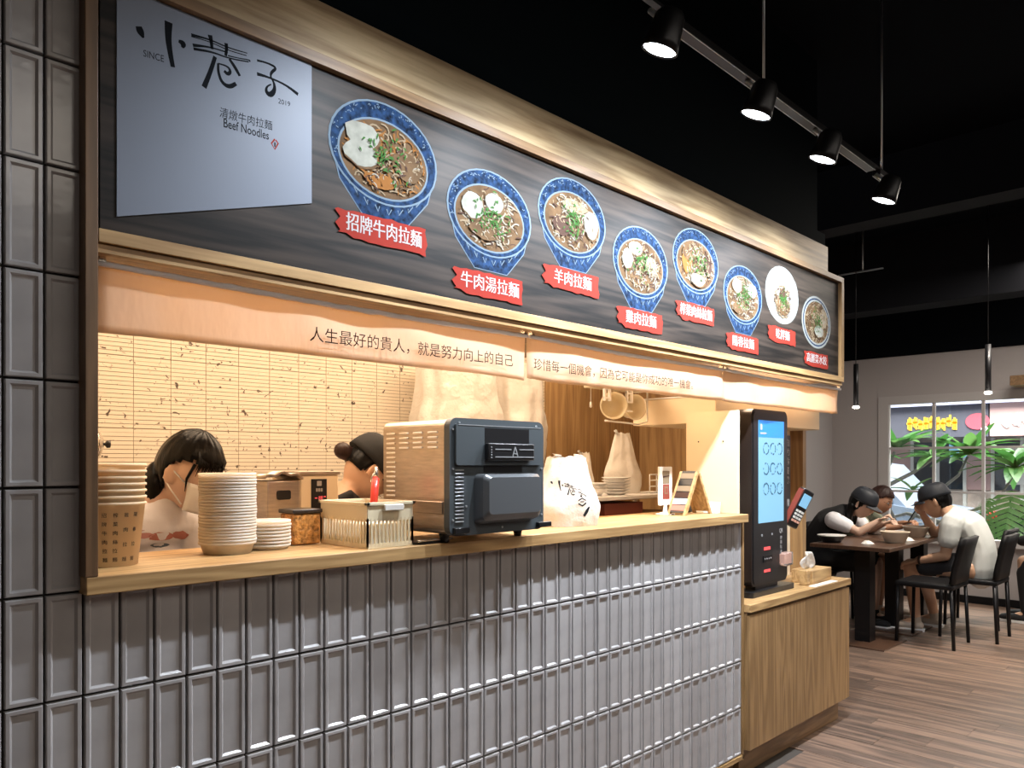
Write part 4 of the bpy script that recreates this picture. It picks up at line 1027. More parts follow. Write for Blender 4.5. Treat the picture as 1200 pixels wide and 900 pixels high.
# hanging strainers
ur = thing('strainer_rack', 'white wire rack hanging from the kitchen ceiling with strainer cups', 'rack', (2.86, .5, 1.7))
for x in (2.70, 3.0): B().cyl((x, .5, 1.69), (x, .5, 2.25), .004, 8).build('hanger_rod', 'cream_plastic', ur)
B().box(2.66, 3.04, .44, .56, 1.685, 1.70, bev=.003).build('rack_board', 'cream_plastic', ur)
for x0 in (2.64, 2.80):
    for dx in (0, .035): B().box(x0+dx, x0+dx+.010, .425, .436, 1.56 if x0 > 2.8 else 1.62, 1.70).build('slotted_strap', 'white_plastic', ur)
    for z in ((1.63, 1.67, 1.69) if x0 < 2.8 else (1.58, 1.62, 1.66, 1.69)): B().box(x0, x0+.045, .426, .437, z, z+.006).build('strap_bar', 'white_plastic', ur)
B().tube([(2.70, .47, 1.538), (2.95, .47, 1.530), (3.02, .47, 1.545), (3.02, .47, 1.69)], .004, 8).build('lower_wire', 'white_plastic', ur)
for i, (x, r, tilt) in enumerate([(2.755, .058, -.25), (2.90, .055, .1)]):
    c_ = thing('strainer_cup', ['round cream strainer cup facing the customers, left', 'cream strainer cup behind the white straps, right'][i], 'strainer', (x, .47, 1.60), group='cream strainer cups on the hanging rack')
    Mx = Matrix.Translation((x, .47, 1.605)) @ Matrix.Rotation(PI/2, 4, 'X') @ Matrix.Rotation(tilt-.5, 4, 'Y')
    B().lathe([(.001, -.060), (r*.55, -.058), (r*.85, -.03), (r, .022), (r+.004, .026), (r+.004, .030), (r-.004, .028), (r*.80, -.028), (r*.5, -.052), (.001, -.054)], n=28, M_=Mx, cap=False).build('cup', 'cream_plastic', c_)
    B().tube([(x-.02, .47, 1.66), (x-.02, .465, 1.70)], .005, 8).build('hook', 'cream_plastic', c_)
pc = thing('pull_cord', 'thin white pull cord with a bead hanging before the wooden wall', 'cord', (2.52, .6, 1.6))
B().cyl((2.70, .55, 1.60), (2.70, .55, 2.25), .0018, 6).build('cord', 'white_plastic', pc)
B().lathe([(.001, 1.598), (.006, 1.602), (.0045, 1.622), (.001, 1.626)], c=(2.70, .55), n=12).build('bead', 'white_plastic', pc)
# table card, easel, small cards
tc_ = thing('table_card', 'white frame card with a red menu on a round foot', 'table card', (2.76, .2, CZ))
B().prism(rrect(2.712, 2.806, 1.175, 1.336, .004), lambda x, z: (x, .196, z), lambda x, z: (x, .204, z)).build('card_frame', 'white_plastic', tc_)
pn = B().use('fridge_red').front([(2.735, 1.200), (2.785, 1.200), (2.785, 1.262), (2.735, 1.262)], .196).use('noodle_cream').front([(2.735, 1.264), (2.785, 1.264), (2.785, 1.318), (2.735, 1.318)], .196)
pn.use('meat_brown').front([(2.737, 1.29), (2.783, 1.296), (2.783, 1.30), (2.737, 1.297)], .195).use('noodle_cream').front([(2.748, 1.222), (2.772, 1.222), (2.772, 1.252), (2.748, 1.252)], .195).use('fridge_red').front([(2.752, 1.227), (2.768, 1.227), (2.768, 1.247), (2.752, 1.247)], .194)
pn.build('card_print', None, tc_)
B().lathe([(.040, CZ), (.040, CZ+.004), (.010, CZ+.010), (.007, 1.176)], c=(2.76, .2), n=20).build('card_foot', 'white_plastic', tc_)
ea = thing('menu_easel', 'small wooden A-frame easel with photo menu strips on the counter', 'easel', (2.85, .15, CZ))
apex = 1.316
for y in (.09, .165):
    B().prism([(2.735, CZ), (2.752, CZ), (2.848, apex), (2.834, apex)], lambda x, z, y=y: (x, y, z), lambda x, z, y=y: (x, y+.010, z)).build('easel_leg', 'oak', ea)
    B().prism([(2.952, CZ), (2.936, CZ), (2.842, apex-.006), (2.856, apex-.006)], lambda x, z, y=y: (x, y, z), lambda x, z, y=y: (x, y+.010, z)).build('easel_leg', 'oak', ea)
B().prism([(2.742, CZ+.012), (2.746, CZ+.010), (2.842, apex), (2.838, apex+.002)], lambda x, z: (x, .10, z), lambda x, z: (x, .165, z)).build('menu_backing', 'black_plastic', ea)
for i, m in enumerate(['lips', 'paper_white', 'meat_brown', 'noodle_cream', 'black_plastic', 'noodle_cream']):
    t0, t1 = .05+i*.155, .05+i*.155+.13
    f = lambda t: (2.742+.096*t, CZ+.012+(apex-CZ-.012)*t)
    a, c = f(t0), f(t1)
    B().prism([(a[0]-.003, a[1]), (a[0]-.0005, a[1]), (c[0]-.0005, c[1]), (c[0]-.003, c[1])], lambda x, z: (x, .10, z), lambda x, z: (x, .165, z)).build('photo_strip', m, ea)
B().prism([(2.945, CZ+.012), (2.941, CZ+.010), (2.846, apex-.01), (2.850, apex-.008)], lambda x, z: (x, .10, z), lambda x, z: (x, .165, z)).build('back_board', 'oak', ea)
for i in range(3):
    o = B().prism([(2.955+i*.011, CZ+.001), (2.959+i*.011, CZ+.001), (2.968+i*.011, CZ+.048), (2.964+i*.011, CZ+.048)], lambda x, z: (x, .07, z), lambda x, z: (x, .135, z)).build('name_card', 'paper_white', None, loc=(2.96+i*.011, .1, CZ))
    props(o, ['first', 'second', 'third'][i]+' leaning white card right of the wooden easel', 'card', 'leaning white cards by the easel')
o = B().box(2.935, 2.985, .20, .235, CZ, CZ+.115, bev=.008).build('speaker_box', 'black_plastic', None, loc=(2.96, .21, CZ)); props(o, 'small dark rounded box behind the wooden easel', 'box')
# pot lid on a chain at the left post
hl = thing('pot_lid', 'round steel lid hanging on a chain beside the left post', 'pot lid', (.80, .98, 1.41))
Mx = Matrix.Translation((.790, .98, 1.41)) @ Matrix.Rotation(PI/2, 4, 'Y')
B().lathe([(.001, .026), (.028, .022), (.050, .010), (.058, 0), (.060, -.003), (.055, -.002), (.001, .02)], n=28, M_=Mx, cap=False).build('lid', 'steel_bright', hl)
B().lathe([(.004, .024), (.005, .034), (.012, .040), (.012, .048), (.001, .051)], n=14, M_=Mx).build('knob', 'black_plastic', hl)
ch = B()
for i in range(21):
    z = 1.475+i*.036
    ch.tube([(.793+(.006*math.cos(a) if i % 2 else 0), .98+(0 if i % 2 else .006*math.cos(a)), z+.018*math.sin(a)) for a in [k*PI/4 for k in range(9)]], .0016, 5)
o = ch.build('chain', 'steel', hl)

# ------------------------------------------------------------------ tables, bowls, chairs
def table(x, y, label):
    t = thing('dining_table', label, 'table', (x, y, 0), group='row of dark dining tables')
    B().box(x-.325, x+.325, y-.285, y+.285, .722, .75, bev=.004).build('table_top', 'table_top', t)
    B().box(x-.055, x+.055, y-.055, y+.055, .012, .721).build('table_column', 'metal_black', t)
    B().box(x-.24, x+.24, y-.22, y+.22, 0, .012, bev=.003).build('base_plate', 'table_top', t)
    return t
TBL = [(6.04, .585), (6.715, .60), (7.39, .615)]
for (x, y), l in zip(TBL, ['nearest dark wooden pedestal table beside the oak cabinet', 'middle dark pedestal table before the man in white', 'farthest dark pedestal table by the window']): table(x, y, l)
def chair(label, loc, rz):
    t = thing('dining_chair', label, 'chair', (0, 0, 0), 0, group='black padded dining chairs')
    B().box(-.20, .20, -.20, .20, .43, .47, bev=.014).build('seat', 'chair_black', t)
    g = [[(-.20+.4*i/6, -.185-.07*(j/6)**1.3-.012*math.cos((i/6-.5)*PI), .475+.335*j/6) for i in range(7)] for j in range(7)]
    B().sheet(g).build('backrest', 'chair_black', t, solid=.028)
    for sx in (-1, 1):
        B().tube([(sx*.182, .18, .43), (sx*.185, .19, 0)], .013, 8).build('leg', 'metal_black', t)
        B().tube([(sx*.182, -.18, .43), (sx*.187, -.20, 0)], .013, 8).build('leg', 'metal_black', t)
    t.location = loc; t.rotation_euler = (0, 0, rz); return t
c0 = chair('empty black chair in front, side on, tucked under the middle table', (6.375, .22, 0), 0)
copy_tree(c0, (6.83, .05, 0), 0, 'black chair that the man in the white shirt sits on')
copy_tree(c0, (7.36, .16, 0), 0, 'empty black chair behind the man in white, towards the window')
copy_tree(c0, (6.19, 1.13, 0), PI, 'black chair with tilted back left of the woman in the black vest')
copy_tree(c0, (6.68, 1.18, 0), PI, 'black chair under the woman in the black cap')
copy_tree(c0, (7.17, 1.20, 0), PI, 'black chair under the diner in the olive striped shirt')
copy_tree(c0, (7.80, -.55, 0), .3, 'black chair under the person in black at the right edge')
def noodle_bowl(x, y, r, h, m, label):
    t = thing('noodle_bowl', label, 'bowl', (x, y, .7505))
    B().lathe([(.001, 0), (r*.62, 0), (r*.66, .004), (r*.98, h-.004), (r, h), (r*.95, h), (r*.60, .008), (.001, .008)], c=(0, 0), n=28, cap=False).build('bowl_body', m, t, local=True)
    B().lathe([(.001, h*.72), (r*.86, h*.72), (r*.86, h*.70), (.001, h*.70)], n=24).build('soup', 'soup_tan', t, local=True)
    return t
noodle_bowl(6.19, .42, .105, .085, 'ceramic_beige', 'beige bowl with white rim on the nearest table')
noodle_bowl(6.80, .46, .10, .085, 'ceramic_beige', 'beige bowl in front of the man in the white shirt')
t = noodle_bowl(5.90, .78, .10, .050, 'black_plastic', 'flat black bowl with white lip at the left of the nearest table')
B().lathe([(.098, .050), (.103, .050), (.103, .056), (.098, .056)], n=28).build('white_lip', 'ceramic_white', t, local=True)
noodle_bowl(6.86, .80, .085, .06, 'ceramic_white', 'white bowl before the diner in the olive shirt')
for i, (x, y, l) in enumerate([(5.96, .54, 'crumpled white tissue left on the nearest table'), (6.42, .40, 'crumpled tissue between the two beige bowls')]):
    b = B()
    rings = []
    for jz in range(6):
        q = jz/5
        rings.append([((.06*(1-q*.7))*math.cos(a)*(1+.35*noise.noise(Vector((math.cos(a)*3, math.sin(a)*3, q*3+i*9)))), .045*(1-q*.7)*math.sin(a)*(1+.35*noise.noise(Vector((math.cos(a)*3, math.sin(a)*3, q*3+i*9+4)))), .026*q) for a in [k*2*PI/18 for k in range(18)]])
    o = b.loft(rings).build('crumpled_tissue', 'paper_white', None, loc=(x, y, .7505), local=True); props(o, l, 'tissue')

# ------------------------------------------------------------------ people
def frame(fwd, up=(0, 0, 1)):
    f = Vector(fwd).normalized(); u = Vector(up); r = f.cross(u).normalized(); u = r.cross(f).normalized()
    return f, r, u
def limb(b, pts, radii, lat=None, flat=1.0, n=14):
    """lofted rounded limb: radii per point; lat widens it sideways by 1/flat"""
    P_ = [Vector(p) for p in pts]; res = []
    for i in range(len(P_)-1):
        for s in range(4):
            t = s/4; res.append((P_[i].lerp(P_[i+1], t), radii[i]*(1-t)+radii[i+1]*t))
    res.append((P_[-1], radii[-1]))
    if len(res) > 6:
        sm = [res[0]]+[((res[i-1][0]+res[i][0]*2+res[i+1][0])/4, res[i][1]) for i in range(1, len(res)-1)]+[res[-1]]; res = sm
    d0 = (res[1][0]-res[0][0]).normalized(); d1 = (res[-1][0]-res[-2][0]).normalized()
    pre = [(res[0][0]-d0*res[0][1]*k, res[0][1]*math.sqrt(1-k*k)+.0004) for k in (.98, .8, .45)]
    post = [(res[-1][0]+d1*res[-1][1]*k, res[-1][1]*math.sqrt(1-k*k)+.0004) for k in (.45, .8, .98)]
    res = pre+res+post; rings = []; ref = Vector(lat) if lat is not None else Vector((.31, .2, .93))
    for i, (p, r) in enumerate(res):
        d = (res[min(i+1, len(res)-1)][0]-res[max(i-1, 0)][0]).normalized()
        a = ref-d*ref.dot(d)
        if a.length < .1: a = Vector((0, 1, .2)) - d*Vector((0, 1, .2)).dot(d)
        a.normalize(); c = d.cross(a)
        rings.append([p+a*math.cos(2*PI*k/n)*r+c*math.sin(2*PI*k/n)*r*flat for k in range(n)])
        if lat is None: ref = a
    b.loft(rings)
def head_pt(d):
    x, y, z = d                                             # x right, y forward, z up, on a unit sphere
    px, py, pz = .076*x, .094*y, .118*z
    if z < 0:
        k = (-z)**1.6; px *= 1-.36*k; py = py*(1-.22*k)+.020*k*(1 if y > -.2 else .2)
    if y < 0: py *= 1.06
    def g(cx, cz, s, a): return a*math.exp(-((x-cx)**2+(z-cz)**2)/(2*s*s)) if y > 0 else 0
    py += g(0, -.16, .075, .020)+g(0, -.02, .06, .009)      # nose
    py += g(0, .22, .30, .003)-g(.36, .05, .13, .010)-g(-.36, .05, .13, .010)
    py += g(0, -.42, .11, .006)+g(0, -.53, .12, .005)-g(0, -.475, .05, .004)+g(0, -.80, .14, .006)
    return Vector((px, py, pz))
def head_mesh(b, Mh, n=40, neck=None):
    m = 26; rings = []
    for j in range(1, m):
        t = PI*j/m
        rings.append([Mh @ head_pt((math.sin(t)*math.cos(2*PI*i/n), math.sin(t)*math.sin(2*PI*i/n), -math.cos(t))) for i in range(n)])
    b.loft(rings)
    for s in (-1, 1):                                       # ears
        Me = Mh @ Matrix.Translation((s*.080, -.006, -.006)) @ Matrix.Rotation(s*.45, 4, 'Z')
        b.ball((0, 0, 0), (.010, .021, .034), 12, M_=Me)
def hmat(c, fwd, up=(0, 0, 1), k=1.0):
    f, r, u = frame(fwd, up); Mh = Matrix((( r.x, f.x, u.x, c[0]), (r.y, f.y, u.y, c[1]), (r.z, f.z, u.z, c[2]), (0, 0, 0, 1)))
    return Mh @ Matrix.Scale(k, 4)
def face(t, Mh, lipm='lips', open_eyes=True, brow='hair_black', iris='hair_black'):
    for s in (-1, 1):
        e = B().ball((s*.030, .0775, .008), (.0115, .010, .0075), 12, M_=Mh).build('eye', 'eye_white', t)
        B().ball((s*.030, .0862, .007), (.0052, .0028, .0055), 10, M_=Mh).build('iris', iris, e)
        B().tube([Mh @ Vector((s*.016, .0905, .026)), Mh @ Vector((s*.030, .0905, .031)), Mh @ Vector((s*.046, .080, .027))], [.0018, .0028, .0015], 6).build('eyebrow', brow, t)
        B().tube([Mh @ Vector((s*.018, .0865, .012)), Mh @ Vector((s*.030, .0890, .0165)), Mh @ Vector((s*.043, .080, .011))], .0013, 6).build('eyelid', brow, t)
    if lipm: B().ball((0, .0915, -.050), (.019, .006, .0055), 12, M_=Mh).build('lips', lipm, t)
def hair_cap(t, Mh, m, front_z=.45, side_z=-.28, back_z=-.75, thick=1.10, name='hair', fringe=0.0):
    """shell over the skull with the face left free"""
    n, mm = 56, 34; grid = {}; b = B()
    for j in range(mm+1):
        th = PI*j/mm
        for i in range(n):
            a = 2*PI*i/n; d = (math.sin(th)*math.cos(a), math.sin(th)*math.sin(a), math.cos(th)); p = head_pt(d)
            wv = 1+.015*math.sin(a*17)+.012*noise.noise(Vector((d[0]*4, d[1]*4, d[2]*4)))
            p = Vector((p.x*thick*1.02, (p.y*thick if p.y < 0 or d[2] > .3 else p.y*1.03), p.z*thick))*wv + Vector((0, -.003, .004))
            grid[j, i] = (p, d)
    V = {}
    def ok(d):
        x, y, z = d
        lim = front_z-fringe*(1+.5*math.sin(x*22)) if y > .6 else (side_z+(front_z-side_z)*max(0, y/.6) if y > -.12 else side_z+(back_z-side_z)*min(1, (-.12-y)/.22))
        return z > lim
    for j in range(mm):
        for i in range(n):
            q = [(j, i), (j, (i+1) % n), (j+1, (i+1) % n), (j+1, i)]
            dm = [sum(grid[k][1][c] for k in q)/4 for c in range(3)]
            if ok(dm):
                vs = []
                for k in q:
                    if k not in V: V[k] = b.bm.verts.new(Mh @ grid[k][0])
                    if V[k] not in vs: vs.append(V[k])
                if len(vs) > 2: b._f(vs, True)
    bmesh.ops.remove_doubles(b.bm, verts=b.bm.verts, dist=.0004)
    return b.build(name, m, t, solid=.008)
def cap_hat(t, Mh, m, rest=True, brim=True, logo_=False):
    b = B(); n = 32; rings = []
    for j in range(9):
        q = j/8; z = .022+.108*math.sin(q*PI/2); r = math.cos(q*PI/2*.985)**.55
        rings.append([Mh @ Vector((.091*r*math.cos(2*PI*i/n), .108*r*math.sin(2*PI*i/n)-.006, z)) for i in range(n)])
    h = b.loft(rings).build('cap', m, t)
    B().ball((0, -.006, .131), (.008, .008, .005), 10, M_=Mh).build('cap_button', m, h)
    if brim:
        g = []
        for j in range(7):
            q = j/6; row = []
            for i in range(13):
                a = PI*(.18+.64*i/12); rr = 1+.62*q*math.sin((i/12)*PI)**.6
                row.append(Mh @ Vector((.090*math.cos(a), .100*math.sin(a)*rr, .030-.012*q-.018*math.cos(a)**2)))
            g.append(row)
        B().sheet(g).build('brim', m, h, solid=.003)
    if logo_:
        b = B().use('paper_white')
        for k in range(5):
            u = -.030+k*.014
            b.ball((-.065+.004*k, .030+u*1.0, .075+.006*math.sin(k*2)), (.007, .006, .009), 8, M_=Mh)
        b.build('cap_print', 'paper_white', h)
    return h
def hand(b, wrist, d, nrm, s=1.0, curl=.5, side=1, thumb=.7):
    """palm and five fingers; d points along the fingers, nrm out of the back of the hand; side +1 puts the thumb to d x nrm"""
    d = Vector(d).normalized(); nrm = Vector(nrm); nrm = (nrm-d*nrm.dot(d)).normalized(); lt = d.cross(nrm)*side; w = Vector(wrist)
    limb(b, [w-d*.01*s, w+d*.045*s, w+d*.085*s], [.024*s, .036*s, .038*s], lat=lt, flat=.36)
    for k, (o, L, r) in enumerate([(.029, .070, .0088), (.010, .078, .0090), (-.010, .072, .0086), (-.028, .057, .0078)]):
        p = w+d*.085*s+lt*o*s; dd = d.copy(); pts = [p-d*.012*s, p]
        for q, fr in enumerate((.45, .30, .25)):
            ang = curl*(1.0+.25*k*.4)*(.8+.25*q); R = Matrix.Rotation(-ang*1.0, 3, d.cross(nrm)) 
            dd = (dd*math.cos(ang)-nrm*math.sin(ang)*1.0).normalized() if q == 0 else (dd*math.cos(ang)+(dd.cross(lt).normalized()*(1 if dd.cross(lt).dot(nrm) < 0 or True else -1))*0+(-nrm-d*.0-dd*dd.dot(-nrm)).normalized()*math.sin(ang)).normalized()
            p = p+dd*L*fr*s; pts.append(p)
        limb(b, pts, [r*s, r*s, r*s*.96, r*s*.9, r*s*.82], n=10)
    p = w+d*.022*s+lt*.026*s; td = (d*math.cos(thumb)+lt*math.sin(thumb)-nrm*.25).normalized()
    p1 = p+td*.034*s; td2 = (td+d*.55-nrm*.25).normalized(); p2 = p1+td2*.030*s; p3 = p2+(td2+d*.4-nrm*.2).normalized()*.022*s
    limb(b, [p-td*.01*s, p1, p2, p3], [.014*s, .0115*s, .0105*s, .009*s], n=10)
def cast_on(o, b, d, off=.0015):
    """lay the collected flat print on the surface of o, looking along d"""
    d = Vector(d).normalized(); iv = o.matrix_world.inverted() if False else Matrix.Translation(-root_loc(o))
    for v in b.bm.verts:
        hit, loc, nrm, _ = o.ray_cast(iv @ (v.co - d*.6), d)
        if hit: v.co = iv.inverted() @ (loc - d*off)
def figure(name, label, root, J, hm, skin, fem=False, k=1.0, vox=.006, legs=True):
    """one continuous body: J holds joints; (point lists in world space)"""
    t = thing(name, label, 'person', root)
    f, r, u = frame(J['fwd']); lat = r
    b = B()
    hip, chest, neck, head = [Vector(J[q]) for q in ('hip', 'chest', 'neck', 'head')]
    waist = hip.lerp(chest, .45)+Vector(J.get('bend', (0, 0, 0)))
    limb(b, [hip, waist, chest, neck-(neck-chest)*.25], [.150*k, .128*k, .155*k, .105*k], lat=lat, flat=.66)
    limb(b, [neck-(neck-chest)*.3, neck, neck.lerp(head, .55)], [.068*k, .052*k, .050*k])
    for s in ('l', 'r'):
        sh, el, wr = [Vector(q) for q in J['arm_'+s][:3]]
        limb(b, [chest.lerp(neck, .55).lerp(sh, .55), sh, sh.lerp(el, .5), el], [.055*k, .052*k, .044*k, .036*k])
        limb(b, [el, el.lerp(wr, .35), wr], [.037*k, .035*k, .024*k])
        if len(J['arm_'+s]) > 3:
            hd = J['arm_'+s][3]; hand(b, wr, hd['d'], hd['n'], s=hd.get('s', .92*k), curl=hd.get('curl', .5), side=hd.get('side', 1))
        if legs:
            hj, kn, an, to = [Vector(q) for q in J['leg_'+s]]
            limb(b, [hj, hj.lerp(kn, .5), kn], [.085*k, .074*k, .054*k]); limb(b, [kn, kn.lerp(an, .3), an], [.053*k, .052*k, .034*k])
            limb(b, [an+Vector((0, 0, -.02)), to], [.034*k, .026*k])
    head_mesh(b, hm)
    body = b.build('body', skin, t, remesh=vox, smoothit=2)
    return t
def garment(t, name, m, parts, lat=None, vox=.010, label=None):
    b = B()
    for p in parts:
        limb(b, p[0], p[1], lat=p[2] if len(p) > 2 else None, flat=p[3] if len(p) > 3 else 1)
    return b.build(name, m, t, remesh=vox, smoothit=2, label=label)
def shoe(t, an, to, m):
    an, to = Vector(an), Vector(to); d = (to-an); d.z = 0; d.normalize(); b = B()
    base = Vector((an.x, an.y, 0)); lt = Vector((-d.y, d.x, 0))
    limb(b, [base-d*.02+Vector((0, 0, .045)), base+d*.08+Vector((0, 0, .042)), base+d*.17+Vector((0, 0, .036))], [.042, .044, .036], lat=lt, flat=.85)
    limb(b, [base+Vector((0, 0, .05)), base+Vector((0, 0, .10))], [.042, .040])
    s = b.build('shoe', m, t, remesh=.008, smoothit=1)
    B().prism([(u, v) for u, v in [(-.065, -.038), (.05, -.045), (.19, -.040), (.212, 0), (.19, .040), (.05, .045), (-.065, .038)]],
              lambda u, v: tuple(base+d*u+lt*v+Vector((0, 0, .001))), lambda u, v: tuple(base+d*u+lt*v+Vector((0, 0, .022)))).build('sole', 'sock_white', s)

# 1. woman with ponytail and mask, behind the counter, looking down to her left
f1 = Vector((.42, -.80, -.36)); H1 = (1.005, .775, 1.322); hm1 = hmat(H1, f1, (.05, -.1, 1), .98)
J = dict(fwd=(.36, -.93, 0), hip=(.90, .95, .88), chest=(.915, .905, 1.12), neck=(.950, .860, 1.235), head=H1,
         arm_l=[(1.065, .90, 1.14), (1.10, .73, .98), (1.06, .56, .985), dict(d=(.0, -1, -.1), n=(0, 0, 1), side=-1)],
         arm_r=[(.765, .80, 1.145), (.73, .66, .97), (.84, .53, .985), dict(d=(.35, -.9, -.1), n=(0, 0, 1), side=1)],
         leg_l=[(.99, .98, .84), (.99, .96, .46), (.99, 1.0, .09), (.99, .88, .03)], leg_r=[(.81, .93, .84), (.81, .91, .46), (.81, .95, .09), (.81, .83, .03)])
p1 = figure('person', 'person with black ponytail, white face mask and white printed shirt behind the counter', (.9, .93, 0), J, hm1, 'skin_pale', k=.92, vox=.005)
face(p1, hm1, None)
sh1 = garment(p1, 'shirt', 'fabric_white', [([(.90, .955, .86), (.905, .94, 1.0), (.915, .91, 1.12), (.940, .870, 1.175)], [.175, .165, .160, .100], (.93, .36, 0), .74),
    ([(.93, .88, 1.155), (1.065, .90, 1.15), (1.085, .80, 1.05)], [.085, .074, .064]), ([(.90, .86, 1.160), (.765, .80, 1.155), (.742, .72, 1.04)], [.088, .080, .066])], vox=.007)
garment(p1, 'trousers', 'fabric_dark', [([(.90, .955, .86), (.90, .955, .82)], [.16, .15], (.93, .36, 0), .7), ([(.99, .98, .82), (.99, .96, .46), (.99, 1.0, .10)], [.092, .066, .055]), ([(.81, .93, .82), (.81, .91, .46), (.81, .95, .10)], [.092, .066, .055])])
shoe(p1, (.99, 1.0, .09), (.99, .88, .03), 'fabric_black'); shoe(p1, (.81, .95, .09), (.81, .83, .03), 'fabric_black')
bpy.context.view_layer.update()
b = B(); dv = Vector((.69, .72, 0)); rt = Vector((.72, -.69, 0)); rd = random.Random(3)     # faded red figures printed on the shirt
for k_, (u, z, w_, h_, m_) in enumerate([(-.10, 1.118, .020, .012, 'lips'), (-.065, 1.124, .020, .010, 'ear_pink'), (-.04, 1.132, .022, .009, 'lips'), (-.01, 1.136, .018, .010, 'ear_pink'), (.015, 1.128, .020, .016, 'lips'), (.045, 1.126, .018, .014, 'lips'), (-.035, 1.152, .03, .003, 'lips'), (-.03, 1.100, .010, .006, 'print_grey'), (.004, 1.100, .014, .009, 'print_grey')]):
    c_ = Vector((.915, .80, z))+rt*u; b.use(m_)
    vs2 = [c_+rt*w_*math.cos(q*PI/8)*rd.uniform(.7, 1.1)+Vector((0, 0, h_*math.sin(q*PI/8)*rd.uniform(.7, 1.1))) for q in range(16)]; b._f(b._v([tuple(v) for v in vs2]))
cast_on(sh1, b, dv, .002); b.build('shirt_print', None, p1, recalc=False)
h = hair_cap(p1, hm1, 'hair_black', front_z=.46, side_z=.22, back_z=-.62, thick=1.12, fringe=.06)
b = B()
for k_ in range(34):                                          # thin fringe strands falling to the brow
    x = -.060+.0036*k_; b.tube([hm1 @ Vector((x*.9, .070-abs(x)*.35, .088)), hm1 @ Vector((x*1.05+.004, .098-abs(x)*.45, .060)), hm1 @ Vector((x*1.1+.006, .1005-abs(x)*.50, .036-.005*(k_*7 % 5)))], [.0036, .0028, .0006], 5)
b.build('fringe', 'hair_black', h)
for s in (-1, 1): B().tube([hm1 @ Vector((s*.062, .055, .05)), hm1 @ Vector((s*.072, .050, .0)), hm1 @ Vector((s*.070, .056, -.040))], [.005, .004, .001], 6).build('side_strand', 'hair_black', h)
b = B(); q0 = hm1 @ Vector((0, -.098, -.02)); limb(b, [q0, q0+Vector((-.024, -.010, -.012)), q0+Vector((-.045, -.030, -.055)), q0+Vector((-.062, -.040, -.110))], [.026, .034, .038, .018]); b.build('ponytail', 'hair_black', h)
g = []                                                        # mask
for j_ in range(9):
    q = j_/8; row = []
    for i in range(13):
        a = (i/12-.5)*2.5; row.append(hm1 @ Vector((.071*math.sin(a)*(1-.10*q-.12*q*q), .030+.072*math.cos(a)+.014*math.exp(-(a*a)*6)*(1-abs(q-.35)*1.1)+.006*math.sin(q*PI), -.010-.092*q)))
    g.append(row)
mk = B().sheet(g).build('face_mask', 'mask_white', p1, solid=.003)
for s in (-1, 1):
    B().tube([hm1 @ Vector((s*.067, .052, -.018)), hm1 @ Vector((s*.080, .012, .004)), hm1 @ Vector((s*.085, -.020, .022))], .0022, 6).build('ear_loop', 'mask_white', mk)
    B().tube([hm1 @ Vector((s*.060, .052, -.085)), hm1 @ Vector((s*.078, .010, -.050)), hm1 @ Vector((s*.086, -.022, -.022))], .0022, 6).build('ear_loop', 'mask_white', mk)

# 2. cook in black cap seen from behind
f2 = Vector((.62, -.22, -.76)); H2 = (1.805, .965, 1.322); hm2 = hmat(H2, f2, (.6, -.2, .8), 1.02)
J = dict(fwd=(.85, -.1, 0), hip=(1.66, 1.10, .88), chest=(1.655, 1.05, 1.10), neck=(1.70, 1.005, 1.215), head=H2,
         arm_l=[(1.68, 1.22, 1.13), (1.80, 1.20, .95), (1.98, 1.10, .93), dict(d=(1, -.3, 0), n=(0, 0, 1), side=1)],
         arm_r=[(1.66, .87, 1.13), (1.78, .80, .95), (1.96, .76, .93), dict(d=(1, .2, 0), n=(0, 0, 1), side=-1)],
         leg_l=[(1.67, 1.19, .84), (1.66, 1.19, .46), (1.63, 1.19, .09), (1.75, 1.19, .03)], leg_r=[(1.67, 1.01, .84), (1.66, 1.01, .46), (1.63, 1.01, .09), (1.75, 1.01, .03)])
p2 = figure('person', 'person in black cap and white shirt bending away behind the oven', (1.66, 1.1, 0), J, hm2, 'skin', k=.95, vox=.006)
face(p2, hm2)
garment(p2, 'shirt', 'fabric_white', [([(1.66, 1.10, .86), (1.65, 1.08, 1.0), (1.655, 1.05, 1.12), (1.685, 1.02, 1.165)], [.175, .165, .168, .105], (.1, 1, 0), .70),
    ([(1.66, 1.06, 1.15), (1.68, 1.22, 1.13), (1.74, 1.215, 1.04)], [.082, .074, .064]), ([(1.66, 1.0, 1.15), (1.66, .87, 1.13), (1.72, .835, 1.04)], [.082, .076, .066])], vox=.008)
b = B()
for y in (.925, 1.14): b.tube([(1.56, y+.02, 1.10), (1.615, y, 1.205), (1.68, y-.01, 1.232), (1.745, y, 1.185), (1.77, y, 1.10)], .017, 8)
b.build('apron_straps', 'fabric_black', p2)
garment(p2, 'trousers', 'fabric_dark', [([(1.66, 1.10, .86), (1.66, 1.10, .82)], [.16, .15], (.1, 1, 0), .7), ([(1.67, 1.19, .82), (1.66, 1.19, .46), (1.63, 1.19, .10)], [.092, .066, .055]), ([(1.67, 1.01, .82), (1.66, 1.01, .46), (1.63, 1.01, .10)], [.092, .066, .055])])
shoe(p2, (1.63, 1.19, .09), (1.75, 1.19, .03), 'fabric_black'); shoe(p2, (1.63, 1.01, .09), (1.75, 1.01, .03), 'fabric_black')
h = hair_cap(p2, hm2, 'hair_black', front_z=.40, side_z=.08, back_z=-.40, thick=1.06)
b = B(); limb(b, [hm2 @ Vector((0, -.100, -.02)), hm2 @ Vector((0, -.128, -.03))], [.030, .034]); b.build('hair_bun', 'hair_brown', h)
cp2 = cap_hat(p2, hm2 @ Matrix.Translation((0, -.012, -.008)) @ Matrix.Scale(1.07, 4), 'fabric_black')

